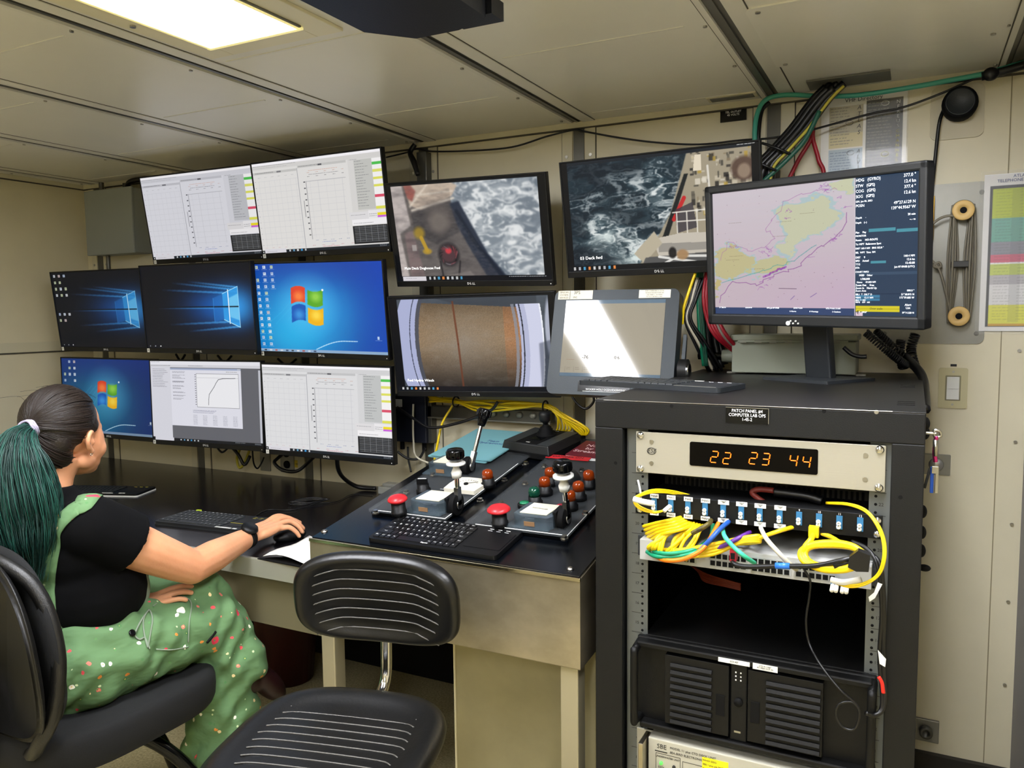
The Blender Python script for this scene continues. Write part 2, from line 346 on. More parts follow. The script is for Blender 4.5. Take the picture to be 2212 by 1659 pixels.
def ctd(tone,seed):
    random.seed(seed); c=Cv(CW,CH,tone); g='b9b9bf'; t=np.array(hx(tone))
    c.rect(0,0,1,.028,'f4f2f6'); c.rect(0,.028,1,.075,t*.95); c.greek(.01,.035,.36,.05,1,'60606a',.6,.95); c.greek(.01,.055,.3,.07,1,'8a8a94',.5,.95)
    c.rect(0,.10,.36,.125,t*.88); c.greek(.02,.107,.18,.12,1,'303038',.7,.9); c.rect(.2,.105,.235,.12,'404048',.6)
    c.rect(.37,.075,.745,.1,t*.88); c.greek(.38,.083,.56,.095,1,'303038',.7,.9); c.rect(.53,.08,.56,.095,'303038',.7)
    for k in range(8): c.rect(.045+k*.043,.2,.0475+k*.043,.93,g,.38)
    for k in range(12): c.rect(.035,.2+k*.064,.36,.204+k*.064,g,.38); c.rect(.012,.2+k*.064,.022,.204+k*.064,'707078',.6)
    for k in range(6): c.greek(.04+k*.055,.155,.06+k*.055,.16,1,'808088',.5,.9)
    c.line([(.365,.1),(.365,.96)],'9a9aa2',.002)
    for k in range(5): c.rect(.455+k*.062,.25,.458+k*.062,.85,g,.38); c.greek(.44+k*.066,.2,.46+k*.066,.21,1,'303038',.8,.9);c.greek(.44+k*.066,.155,.46+k*.066,.16,1,'b06040',.7,.9)
    for k in range(10): c.rect(.43,.25+k*.064,.72,.254+k*.064,g,.38); c.rect(.405,.25+k*.063,.418,.262+k*.063,'303038',.8)
    c.line([(.425,.25),(.425,.87)],'707078',.002,.7); c.line([(.425,.25),(.73,.25)],'909098',.0015,.6); c.greek(.45,.135,.68,.14,1,'c87048',.6,.95); c.greek(.45,.178,.68,.19,1,'40404a',.7,.95)
    c.rect(.39,.45,.396,.63,'505058',.6)
    for k in range(5): c.greek(.45+k*.06,.885,.475+k*.06,.895,1,'506090',.7,.9); c.greek(.42+k*.075,.94,.445+k*.075,.95,1,'c06070',.7,.9)
    c.greek(.5,.905,.62,.915,1,'4060c0',.8,.9); c.greek(.5,.955,.64,.965,1,'d04060',.8,.9)
    for k in range(6): c.greek(.03+k*.055,.94,.05+k*.055,.95,1,'c07080',.5,.9)
    c.rect(.755,.075,1,.63,t*.965).rect(.80,.085,.93,.6,np.array(hx('c8cac8'))*t/.9)
    c.greek(.805,.1,.9,.585,17,'50505a',.75,.5)
    c.rect(.93,.085,1,.6,'f2f0f0'); c.greek(.77,.08,.83,.085,1,'606068',.6,.9)
    for y,q in((.125,'4fbf52'),(.20,'dcdc6e'),(.275,'dcdc60'),(.35,'dcdc60'),(.455,'d8506a'),(.575,'dcdc58')): c.rect(.93,y,.998,y+.027,q)
    c.rect(.73,.62,.87,.7,'dcdadc').greek(.74,.65,.85,.66,1,'505058',.6,.95); c.rect(.87,.61,1,.70,'e8e6e8').greek(.875,.65,.93,.69,2,'303038',.7,.95)
    c.rect(.935,.64,1,.67,'ecd824').rect(.935,.67,1,.69,'c860d8')
    c.rect(.745,.70,1,.755,'f0eef0').greek(.755,.735,.9,.745,1,'404048',.7,.95)
    c.rect(.745,.765,.998,.955,'1c1e22')
    for k in range(11): c.rect(.755,.775+k*.0155,.99,.7775+k*.0155,'9a9ca0',.75)
    for k in range(5): c.rect(.79+k*.045,.77,.7915+k*.045,.935,'9a9ca0',.7)
    taskbar(c,'1a2028',.965,.2,5,.225); c.rect(.02,.955,.2,1,'d8d6dc').greek(.04,.98,.13,.985,1,'707078',.6,.9).rect(0,.965,.02,1,'0c1016'); c.rect(.004,.978,.012,.992,'f0f0f0'); return c
def win10(ic,br,mx=.88):
    c=Cv(CW,CH,'060a16'); d=np.exp(-(((c.X-.72)/.3)**2+((c.Y-.5)/.24)**2)); c.put(np.clip(d,0,1),'0f4f9c',.75*br); c.put(np.exp(-(((c.X-.86)/.14)**2+((c.Y-.5)/.2)**2)),'2f8fd8',.7*br)
    for a,b,x1 in((.3,.2,.3),(.27,.19,.45),(.34,.28,.2),(.5,.5,.15),(.72,.78,.42),(.66,.70,.25)):
        n=14
        for k in range(n):
            t=k/n; c.poly([(mx,a),(mx,a+.02),(mx-(mx-x1)*(1-t),b+(a-b)*t+.02),(mx-(mx-x1)*(1-t),b+(a-b)*t)],'4db0f8',.055*br,2)
    W=[(.745,.35),(mx,.27),(mx,.74),(.745,.65)]
    c.poly([(.66,.4),(.745,.35),(.745,.65),(.66,.68)],'1c6cc0',.45*br,2); c.poly(W,'2d93dc',.75*br,1); c.poly([(.8,.4),(mx,.35),(mx,.66),(.8,.62)],'7fd0f4',.5*br,3)
    c.rect(0,.492,mx,.508,'020814',.8); c.poly([(.79,.3),(.797,.3),(.797,.7),(.79,.7)],'c8f0ff',.9*br); c.line([W[0],W[1]],'a8e4ff',.002,.7*br);c.line([W[3],W[2]],'a8e4ff',.002,.8*br);c.line([W[1],W[2]],'a8e4ff',.002,.7*br); c.line([(.66,.4),(.66,.68)],'3f9ae0',.0015,.6*br)
    if ic: random.seed(3); icons(c,[[0,1,2,3,6,7],[0,1,2,3,6,7],[0,2,3,6]],.025,.055,.03,.085)
    for k in range(3): c.rect(.03+k*.05,.965,.038+k*.05,.98,'c8ccd0',.8)
    c.rect(.13,.965,.14,.98,'f0f0f0'); return c
def win7(ic,br,logo=(.42,.47)):
    c=Cv(CW,CH,'0a3f9e'); X,Y=c.X,c.Y; c.a*=br
    c.put(np.exp(-(((X-.3)/.4)**2+((Y-.75)/.5)**2)),np.array(hx('1fb4e6'))*br,.95); c.put(np.exp(-(((X-.45)/.35)**2+((Y-.5)/.35)**2)),np.array(hx('2aa0e8'))*br,.7); c.put(np.clip(.35-Y,0,1)*1.6,'2a3fae',.6)
    c.put(np.clip((X-.72)*2.2,0,1),np.array(hx('0b46c0'))*br,.8)
    for k in range(4): c.line([(.05+.1*k,.72-.04*k),(.2+.08*k,.55-.05*k),(.33+.05*k,.36)],'58d8f0',.004,.10)
    c.line([(.46+.02*i,.96-.10*math.sin(min(i/14*math.pi*.62,1.6))) for i in range(17)],'d8f4ff',.0028,.75)
    lx,ly=logo; k=.83 if br<1 else 1; q=lambda u,v:(lx+(u)*.13*k,ly+(v)*.2*k+.03*math.sin(u*3.1)*k)
    def pane(u0,v0,u1,v1,col,col2):
        n=8; top=[q(u0+(u1-u0)*i/n,v0) for i in range(n+1)]; bot=[q(u0-.07+(u1-u0)*i/n,v1) for i in range(n,-1,-1)]
        c.poly(top+bot,col,1,1); c.ell(lx+(u0+u1)/2*.13*k,ly+(v0+v1)/2*.2*k,.035,.05,col2,.7,1.2)
    c.ell(lx,ly,.17,.26,'7fe0ff',.4,1.2)
    pane(-.95,-.95,-.08,-.08,'e0442a','ff9a4a'); pane(.06,-.9,.98,-.06,'5aa82a','a8e05a'); pane(-1.0,.06,-.13,.95,'1458b8','48a8e8'); pane(.0,.1,.93,.98,'f0b41a','ffe45a')
    c.ell(lx+.125,ly-.17,.008,.012,'ffffff',.95,.4); random.seed(5)
    if ic==1: icons(c,[[0,2,3]+list(range(4,13)),list(range(13)),[0,1,2,3]],.02,.062,.02,.073)
    else: icons(c,[[2,3],[0,1,2],[0,1,2,3]],.025,.055,.03,.085)
    c.rect(.93,.80,.945,.835,'e8f4f8',.8).greek(.915,.845,.965,.86,1,'e8f4f8',.5,.9)
    c.rect(0,.968,1,1,np.array(hx('8aa8c8'))*(.6+.4*br))
    for k in range(10 if ic==1 else 3): c.rect(.03+k*.045,.975,.05+k*.045,.993,['202830','e8e8e8','b04030','d8dce0','203050'][k%5],.8)
    return c
def sis():
    c=Cv(CW,CH,'dcdce6'); random.seed(8); c.rect(0,0,1,.045,'ececf4').rect(0,.045,1,.08,'dadae2'); c.greek(.01,.01,.1,.02,1,'40404a',.6,.9);c.greek(.01,.055,.2,.07,1,'30303a',.7,.9); c.greek(.36,.055,.5,.065,1,'30303a',.7,.9)
    c.rect(.19,.08,1,1,'65666e'); c.greek(.02,.1,.17,.34,12,'303040',.7,.6); c.rect(.19,.085,.83,.80,'e6e6f0').rect(.19,.085,.83,.108,'a8b4d0').rect(.8,.088,.825,.104,'c8ccd8')
    for y in (.13,.17,.2,.25,.3,.33,.38,.42,.46): c.greek(.21,y,.33,y+.02,2,'30303c',.7,.55)
    c.rect(.43,.15,.81,.56,'f4f4f8'); 
    for a in((.43,.15,.81,.153),(.43,.557,.81,.56),(.43,.15,.432,.56),(.808,.15,.81,.56)): c.rect(*a,'303038',.8)
    c.rect(.43,.2,.81,.203,'b0b0b8',.7)
    for k in range(14): c.rect(.416,.16+k*.028,.428,.168+k*.028,'303038',.7)
    c.line([(.535,.53),(.538,.46),(.545,.4),(.565,.36),(.59,.31),(.61,.26),(.63,.22),(.67,.205),(.78,.2)],'30303a',.0018,.85)
    c.greek(.39,.6,.62,.64,3,'303060',.7,.8)
    for j in range(5): c.greek(.39+j*.09,.66,.43+j*.09,.79,8,'505068',.6,.9)
    c.rect(.69,.12,.8,.135,'e8e8ee').greek(.7,.125,.8,.13,1,'202028',.8,.95)
    taskbar(c,'0a0f18',.962,.18,6,.26); c.rect(.02,.958,.2,1,'dcdce6').rect(0,.958,.02,1,'0c1016'); c.rect(.98,.10,1,.96,'c8cad4'); c.greek(.76,.972,.85,.985,1,'c0c8d0',.8,.9); return c
def foam(c,mask,seed,dark,light,mid,spots,sc=7,base=.1):
    X0,Y0=c.X,c.Y; w1,w2=c.noise(9,seed+5,1.5,3)-.5,c.noise(9,seed+6,1.5,3)-.5
    c.X=np.clip(X0+w1*.16,0,.999); c.Y=np.clip(Y0+w2*.22,0,.999); r=np.zeros_like(X0); tot=0
    for k,a in enumerate((1,.8,.7,.55)): r+=a*(1-np.abs(2*c.noise(sc*1.9**k,seed+k,1.5,1)-1))**3.2; tot+=a
    r/=tot; n=c.noise(sc,seed+9,1.6,4); X,Y=c.X,c.Y; c.X,c.Y=X0,Y0
    m=np.full_like(X0,base)
    for sx,sy,rx,ry,k in spots: m+=k*np.exp(-(((X-sx)/rx)**2+((Y-sy)/ry)**2))
    m=np.clip(m,0,1); c.put(mask,dark); c.put(mask*np.clip((n-.4)*2.2,0,1),mid,.45); c.put(mask*m,mid,.55)
    c.put(mask*np.clip((r-.30)*4.5,0,1)*np.clip(m*1.5,0,1),light,.9); c.put(mask*np.clip((n-.5)*5,0,1)*m**1.5,light,.7)
def doghouse():
    c=Cv(CW,CH,'6a6462'); sea=(c.X>.42+.26*np.clip((c.Y-.25)/.7,0,1)**1.0).astype(float); foam(c,sea,21,'56626f','f4f6f6','aab3ba',[(.62,.15,.14,.3,.8),(.85,.3,.2,.3,.5),(.68,.6,.12,.25,.7),(.88,.85,.15,.2,.8)],7,.22)
    n=c.noise(8,3,1.5); c.put((1-sea)*n,'4e4a4a',.35); c.poly([(0,0),(.11,0),(.14,.42),(.06,.5),(.09,1),(0,1)],'d8ccc8',.85,3); c.poly([(.09,.5),(.15,.47),(.2,1),(.1,1)],'9a7a7c',.5,3)
    c.poly([(.12,.0),(.42,0),(.47,.05),(.43,.15),(.22,.27),(.15,.22)],'c9b6a4',1,1); c.poly([(.12,.02),(.16,.0),(.2,.08),(.17,.18),(.14,.15)],'9c4a44',.8,1); c.line([(.15,.23),(.28,.02)],'e6d8c8',.006,.9); c.line([(.2,.12),(.44,.1)],'e8dccc',.004,.9); c.line([(.16,.27),(.44,.17)],'ece0d0',.006,.9)
    c.poly([(.15,.3),(.42,.2),(.46,.5),(.3,.62),(.16,.5)],'3c3a3e',.75,4); c.poly([(.41,.22),(.47,.2),(.62,.72),(.75,1),(.62,1),(.52,.7),(.45,.45)],'262f40',.95,2); c.line([(.45,.3),(.55,.62),(.72,1)],'1c2433',.012,.9)
    c.blur(5); c.put((1-sea)*np.clip(c.noise(40,7,1.5)*1.4-.4,0,1),'8a8480',.35); c.put((1-sea)*np.clip(c.noise(12,17,1.5)*2-.8,0,1),'2c2a2e',.4); c.ell(.33,.36,.09,.16,'6a625e',.6,.6); c.ell(.33,.4,.06,.1,'8a8078',.5,.7)
    c.ell(.19,.5,.035,.06,'b0902c',.8,.7); c.line([(.2,.55),(.23,.68)],'c8a030',.012,.9); c.ell(.23,.69,.03,.03,'c09a30',.8,.5)
    c.ell(.37,.73,.07,.12,'2e2a2e',.95,.3); c.ell(.37,.72,.05,.085,'5a3c42',.8,.3); c.ell(.37,.69,.02,.03,'d8404a',.95,.5)
    random.seed(2)
    for k in range(26): a=random.random()*6.3; c.line([(.37+.06*math.cos(a),.73+.1*math.sin(a)),(.37+.045*math.cos(a+.5),.75+.08*math.sin(a+.5))],random.choice(['888','111','b04850']) if 0 else random.choice(['8a8088','141216','a04850']),.002,.8)
    c.line([(.31,.80),(.32,.97),(.42,.97),(.44,.8)],'28262a',.006,.8); c.rect(.13,.62,.16,.68,'b8b4b0',.7); c.poly([(.2,.98),(.5,.9),(.55,1),(.2,1)],'8c8480',.6,2)
    c.blur(2)
    c.rect(0,0,1,.022,'0a0e14').rect(0,0,.035,1,'07090d').rect(.955,0,1,1,'07090d').rect(0,.945,1,1,'0a0e14'); c.rect(.04,.95,.2,.995,'e0dce2').greek(.06,.965,.14,.985,1,'808088',.6,.9)
    for k in range(8): c.rect(.22+k*.03,.955,.233+k*.03,.985,['d8dce0','e0e0e0','58b0e0','ff9c50','f0f0f0'][k%5],.9)
    c.greek(.74,.957,.97,.985,1,'d0d4d8',.9,.95); return c
def winch():
    c=Cv(CW,CH,'59616b'); n=c.noise(7,5,1.5); c.put(n,'2f353d',.7); c.poly([(.25,0),(.9,0),(.9,.22),(.5,.12)],'3a4048',.8,2); c.line([(.52,.13),(.78,.2)],'e8e8ee',.008,.9)
    X,Y=c.X,c.Y; cyl=(((X-.18)>(-.06*np.sqrt(np.clip(1-((Y-.53)/.5)**2,0,1))))&(X<.84)&(Y>.06+.12*(X-.2))).astype(float)
    base=np.array(hx('a48a68')); c.put(cyl,base); sh=np.clip(1-np.abs((Y-.42)/.62)**2,.15,1); 
    fine=.82+.3*np.random.default_rng(1).random((c.h,c.w))*.8+.08*np.sin(X*c.w*1.6)
    tint=np.stack([sh*fine*(.95+.15*(X>.7)),sh*fine*.97,sh*fine*(.98-.1*(X>.7))],-1); c.a=np.where(cyl[...,None]>0,c.a*tint*np.array([.98,.95,.95]),c.a)
    c.put(cyl*np.clip(Y-.5,0,1)*1.3,'33302e',.8); c.put(cyl*np.clip(c.noise(14,9,1.5)-.5,0,1)*2,'a8a8a6',.2); c.put(cyl*np.clip(1-np.abs(Y-.5)*2.2,0,1)*np.clip(1-np.abs(X-.45)*3,0,1),'8e8e8c',.45)
    c.line([(.40,.06),(.415,.5),(.425,.96)],'6a3a26',.006,.8)
    def arc(cx,rx,ry,x0,w,col): 
        d=np.sqrt(((X-cx)/rx)**2+((Y-.53)/ry)**2); return
    L=np.sqrt(np.clip(1-((Y-.50)/.60)**2,0,1)); a=.17-.15*L; b=.225-.115*L
    c.put(((X>a)&(X<b+.035)).astype(float),'aab0d2'); c.put(((X>b)&(X<b+.006)).astype(float),'3a3f50',.9); c.put(((X>b+.035)&(X<b+.06)).astype(float),'4a4e5a',.9)
    a=.72+.075*L; c.put(((X>a)&(X<a+.05)&(Y>.1)).astype(float),'b4b8d4'); c.put(((X>a-.03)&(X<a-.012)&(Y>.1)).astype(float),'8a8e9a',.8); c.put(((X>a+.014)&(X<a+.022)&(Y>.1)).astype(float),'2a2d38'); c.put(((X>a+.05)&(X<.87+.055*L)&(Y>.1)).astype(float),'cdd0e6'); c.put((np.abs(X-(.872+.055*L))<.004).astype(float)*(Y>.1),'f0f2fa')
    c.ell(.97,.35,.03,.3,'c4c8da',.8,.3); c.poly([(.9,.5),(1,.45),(1,1),(.9,1)],'39404e',.5,6)
    c.rect(0,0,1,.022,'0a0e14').rect(0,0,.05,1,'07090d').rect(.965,0,1,1,'07090d').rect(0,.945,1,1,'0a0e14')
    for k in range(9): c.rect(.03+k*.028,.957,.042+k*.028,.985,['e0e0e0','c8ccd0','58b0e0','ff9c50','f0f0f0'][k%5],.9)
    return c
def deckcam():
    c=Cv(CW,CH,'1c2a33'); foam(c,np.ones((c.h,c.w)),41,'101b25','f0f4f2','31505c',[(.2,.68,.09,.13,1.),(.36,.3,.1,.14,.45),(.52,.22,.08,.16,.7),(.55,.5,.07,.2,.6),(.42,.85,.12,.18,.9),(.12,.38,.12,.08,.4)],8,.07); X,Y=c.X,c.Y; random.seed(11)
    c.put(np.exp(-(((X-.22)/.1)**2+((Y-.68)/.12)**2))*np.clip(c.noise(12,8)*2-.5,0,1),'e8f2ee',.9); c.put(np.exp(-(((X-.42)/.14)**2+((Y-.88)/.12)**2))*np.clip(c.noise(14,18)*2-.5,0,1),'dcece8',.9)
    dk=[(.66,.03),(1,.0),(1,1),(.38,1),(.50,.72),(.57,.52)]; c.poly(dk,'a49a84',1,1); c.poly([(.645,.2),(.665,.2),(.55,.74),(.52,.74)],'14181c',.95)
    for k in range(150):
        x=.67+random.random()*.32; y=random.random()*.55; w=.005+random.random()*.022; h=.008+random.random()*.05
        c.rect(x,y,min(x+w,1),min(y+h,1),random.choice(['2a2826','3c3a36','cfc4ae','e4dccb','8a7a62','5a554c','b89a40','1a1a1c','d8d0c0']),.75)
    c.blur(1); c.line([(.64,.40),(.585,.58)],'c8262a',.010,.95); c.poly([(.59,.5),(.68,.44),(.7,.66),(.6,.7)],'3a3640',.8); c.poly([(.7,.05),(.73,.05),(.73,.18),(.69,.18)],'e8dcc4',1); c.ell(.93,.2,.06,.1,'5a463c',.95,.3); c.ell(.93,.22,.03,.06,'a08c78',.8,.4)
    c.poly([(.47,.74),(.62,.70),(1,.72),(1,.86),(.5,.9)],'cac2b4',1); c.poly([(.5,.78),(.96,.8),(.96,.85),(.5,.86)],'8a8680',.7)
    for k in range(7): c.line([(.60+k*.05,.52),(.60+k*.05,.70)],'ece6da',.003,.9)
    c.line([(.58,.52),(.98,.5)],'f0eade',.003,.9); c.line([(.6,.6),(.98,.6)],'f0eade',.003,.9); c.line([(.76,.15),(.78,.85)],'e8e2d6',.005,.9)
    c.poly([(.37,.86),(.48,.67),(.52,.78),(.42,.95)],'bdb29c',1,1); c.poly([(.43,.9),(1,.86),(1,1),(.4,1)],'4a4c50',.85,1)
    c.line([(.5,.9),(.72,.97)],'f2f0ea',.006,.9); c.line([(.48,1),(.6,.9),(.86,.92)],'f2f0ea',.006,.9); c.ell(.62,.89,.03,.045,'a8845c',.95,.4); c.ell(.57,.87,.02,.05,'1c1a1a',.95,.4)
    c.rect(0,0,1,.03,'1a2028').rect(0,0,.035,1,'07090d').rect(.965,0,1,1,'07090d').rect(0,.95,1,1,'0a0e14'); c.greek(.9,.006,.985,.02,1,'e0e0e0',.9,.95)
    for k in range(9): c.rect(.03+k*.028,.96,.042+k*.028,.988,['e0e0e0','c8ccd0','58b0e0','ff9c50','f0f0f0'][k%5],.9)
    return c
def chart():
    c=Cv(640,400,'c6b6be'); X,Y=c.X,c.Y; c.put(np.clip(1-Y*1.3,0,1),'d0c8d0',.8); c.put(np.clip((Y-.4)*(X)*2,0,1),'c6a4c8',.7); n=c.noise(7,15,1.5,4); n2=c.noise(30,16,1.5,3)
    def land(pts,col='cfc9a0'):
        X0,Y0=c.X.copy(),c.Y.copy(); c.X=c.X+(n-.5)*.13+(n2-.5)*.05; c.Y=c.Y+(np.roll(n,137,1)-.5)*.15+(np.roll(n2,61,1)-.5)*.06
        for g,q,k in((.0,'7fb8b4',.8),): 
            cx=sum(p[0] for p in pts)/len(pts);cy=sum(p[1] for p in pts)/len(pts); c.poly([(cx+(x-cx)*1.13,cy+(y-cy)*1.13) for x,y in pts],'9cc4c4',.6,1)
        c.poly(pts,col,.72,1); c.X,c.Y=X0,Y0
        return pts
    A=land([(.35,.27),(.41,.17),(.52,.12),(.60,.13),(.65,.21),(.61,.31),(.53,.38),(.45,.50),(.38,.56),(.35,.5),(.39,.39)])
    B=land([(.02,.58),(.06,.48),(.14,.46),(.21,.50),(.22,.60),(.13,.68),(.04,.68)],'c9b678'); land([(.18,.62),(.33,.56),(.40,.58),(.34,.66),(.22,.70)],'c9bb80'); land([(0,.70),(.05,.72),(.02,.85),(0,.86)],'c9ab60'); land([(.6,.02),(.72,0),(.72,.05),(.63,.09)],'d2cca0')
    random.seed(6)
    def jag(p,col,w,k,j=.012,off=(0,0)):
        q=[]
        for (a,b),(d,e) in zip(p[:-1],p[1:]):
            for i in range(6): t=i/6; q.append((a+(d-a)*t+off[0]+random.uniform(-j,j),b+(e-b)*t+off[1]+random.uniform(-j,j)))
        c.line(q,col,w,k)
    jag([(.02,.9),(.1,.73),(.25,.76),(.36,.66),(.45,.64),(.55,.5),(.66,.4),(.70,.2)],'8c4a94',.0016,.8,.012); jag([(.03,.55),(.1,.4),(.22,.5),(.34,.4),(.30,.3),(.4,.12),(.55,.05),(.66,.06)],'a868a8',.0014,.6,.016)
    jag([(.05,.73),(.2,.68),(.34,.62),(.44,.58),(.58,.44)],'3f9a9a',.002,.5,.01); jag([(.28,.7),(.36,.64),(.4,.62)],'9040a8',.005,.6,.006)
    for k in range(60): x,y=random.random()*.68,random.random()*.9; c.rect(x,y,x+.004,y+.004,'806070',.5)
    for a in((.12,.25),(.38,.27),(.5,.22),(.1,.55),(.12,.52),(.36,.38),(.24,.63)): c.greek(a[0]-.03,a[1],a[0]+.05,a[1]+.008,1,'70604a',.7,.9)
    for k in range(26):
        x,y=random.choice([(.1,.45),(.3,.5),(.4,.2),(.6,.08),(.68,.2),(.5,.55),(.3,.72),(.62,.4)]); x+=random.gauss(0,.03); y+=random.gauss(0,.04); jag([(x,y),(x+random.uniform(.01,.05),y+random.uniform(-.04,.02))],'a05cae',.0012,.55,.012)
    c.line([(.36,.79),(.45,.795)],'604860',.0015,.8); c.line([(.42,.88),(.44,.85)],'7858a0',.0015,.8); c.line([(.52,.86),(.55,.83)],'7858a0',.0015,.8)
    c.rect(.73,0,1,1,'2c3f58'); c.rect(0,.945,.73,1,'34466e'); c.rect(.728,0,.731,1,'d8d0d8')
    c.rect(.80,.36,.90,.385,'4f98a8').rect(.91,.375,.995,.4,'4f98a8').rect(.815,.62,.865,.645,'4f98a8').rect(.735,.89,.835,.935,'d8cc28') if 0 else None
    c.rect(.79,.37,.905,.393,'4f98a8').rect(.91,.382,.995,.405,'4f98a8').rect(.80,.60,.865,.618,'4f98a8').rect(.735,.845,.84,.865,'3f80a4').rect(.735,.87,.84,.888,'3f80a4').rect(.735,.925,.925,.968,'dccf28').rect(.735,.945,.925,.948,'8a8420')
    c.rect(.735,.68,.995,.70,'3a5068').rect(.73,.835,1,.84,'20304a').rect(.735,.972,.765,1,'e8d0e0')
    return c
def touch():
    c=Cv(320,240,'cfc6b0'); c.rect(0,0,1,.05,'8aa2b8').rect(0,.955,1,1,'7c96ac'); c.greek(.02,.07,.15,.08,1,'707070',.6,.9)
    c.line([(.17,.26),(.17,.70)],'6a655c',.002,.7); c.line([(.17,.70),(.5,.70)],'6a655c',.002,.7)
    for k in range(10): c.rect(.13,.26+k*.042,.16,.272+k*.042,'5a564e',.6)
    for k in range(7): c.rect(.05+k*.09,.87,.052+k*.09,.94,'9a9484',.7); c.greek(.065+k*.09,.885,.11+k*.09,.92,2,'6a655c',.6,.9)
    for k in range(4): c.rect(.21+k*.08,.73,.235+k*.08,.742,'5a564e',.6)
    c.greek(.06,.78,.15,.785,1,'c07040',.6,.9); c.greek(.38,.78,.46,.785,1,'70706a',.6,.9); return c
# ================= MONITORS =================
ARM=mat('arm_black_metal','141414',.45,.3)
def rotm(yaw,tilt,roll): return RZ(yaw)@RX(tilt)@RY(roll)
def monitor(label,loc,rot,cv,num,gain=1.,cap=None,logo=True,W=.611,H=.362,pole=True):
    t=thing('monitor',label,'monitor',M=T(loc)@rotm(*rot)); w,h,bb=W,H,.020; sw,sh=w-.010,h-bb-.006; zc=(bb-.006)/2
    m=MB(); b=.005
    m.bx((-w/2,0,-h/2),(w/2,.022,h/2),BLK)
    m.bx((-w/2,-.003,-h/2),(w/2,0,-h/2+bb),BLK); m.bx((-w/2,-.003,h/2-b),(w/2,0,h/2),BLK)
    for s in(-1,1): m.bx((s*w/2,-.003,-h/2),(s*(w/2-b),0,h/2),BLK)
    m.box((0,.034,0),(w*.6,.026,h*.6),BLK,tp=.9)
    m.build('housing',t,.0015)
    s=cv.build('screen',sw,sh,t,SCREEN,T(0,-.0006,zc),gain)
    if cap:
        m=MB()
        for (u,v,size,txt,k) in cap: m.text(txt,size,k,T(-sw/2+u*sw,-.0022,zc+sh/2-v*sh)@XZ,'LEFT',sx=1.05)
        m.build('caption',s)
    if logo: m=MB(); m.text('D',.011,WTXT,T(-.0125,-.0034,-h/2+.0095)@XZ); m.text('E',.011,WTXT,T(-.0035,-.0034,-h/2+.0098)@XZ@RZ(25)); m.text('LL',.011,WTXT,T(.0085,-.0034,-h/2+.0095)@XZ); m.build('logo',t)
    m=MB(); m.bx((w/2-.012,-.0034,-h/2+.006),(w/2-.009,-.003,-h/2+.009),WTXT); m.build('power_light',t)
    if num: m=MB(); m.bx((-w/2+.006,-.0036,-h/2+.002),(-w/2+.02,-.003,-h/2+.018),WHT); m.text(num,.012,KTXT,T(-w/2+.013,-.004,-h/2+.01)@XZ); m.build('number_sticker',t)
    # bracket to the wall, in the panel's frame
    Mi=(T(loc)@rotm(*rot)).inverted(); wp=Mi@Vector((loc[0],YW-.01,loc[2])); m=MB(); m.box((0,.052,0),(.12,.012,.12),ARM); m.tube([(0,.055,0),((wp.x)*.5+.05,wp.y*.5,wp.z*.5),wp],.016,ARM,8,4); m.box(wp,(.10,.02,.2),ARM,M=Mi.to_3x3().to_4x4()); m.build('wall_bracket',t,.002)
    return t
CAPW=mat('overlay_caption','ffffff',.5,emit=('f4f4f4',.95))
d2r=1
ctd1=ctd('dadae2',1); ctd2=ctd('dedcda',2); ctd3=ctd('dadadc',3)
monitor('upper monitor second from the ceiling corner, white plotting windows, above the dark blue beam desktops',(-2.598,2.349,1.859),(1.5,8.5,0),ctd1,'1',.94)['label']='top row monitor beside the grey wall box, white plotting windows'
monitor('top row monitor with white plotting windows, right of its twin, under the hanging cable tie',(-1.977,2.340,1.857),(-.2,7.5,.1),ctd2,'3',.98)
monitor('leftmost middle row monitor, dark blue light-beam desktop with icons down its left edge',(-3.215,2.333,1.4856),(1.35,5.9,.2),win10(1,1.1),'2',.9)
monitor('middle row monitor with dark blue light-beam desktop and no icons',(-2.572,2.285,1.487),(1.,3.5,.3),win10(0,1.45),'4',1.)
monitor('middle row monitor with bright blue four-colour flag desktop and many icons',(-1.985,2.33,1.474),(.6,6,1.),win7(1,1.),'6')
monitor('bottom row monitor behind the person, darker blue four-colour flag desktop',(-3.22,2.345,1.096),(1.7,-.5,.2),win7(2,.62,(.5,.47)),'5',.9)
monitor('bottom row monitor showing a curved line graph window on grey',(-2.598,2.33,1.097),(2.4,-.6,-.3),sis(),'8',.94)
monitor('bottom row monitor with white plotting windows, above the power outlets',(-1.981,2.345,1.089),(1.2,1.6,.3),ctd3,'7',1.0)
monitor('monitor showing the drum of a cable winch, above the lever console',(-1.363,2.392,1.342),(9,9,-.7),winch(),None,1,[(.07,.905,.013,'Fwd Hydro Winch',CAPW)])
monitor('monitor showing a grey ship deck and foaming sea from above',(-1.356,2.353,1.724),(.7,13,1.2),doghouse(),None,.95,[(.06,.885,.013,'Main Deck Doghouse Fwd',CAPW)])
monitor('monitor showing dark blue sea beside a cluttered sunlit deck, below the ceiling',(-.700,2.36,1.745),(-.7,10,-.4),deckcam(),None,.97,[(.07,.90,.014,'03 Deck fwd',CAPW)])
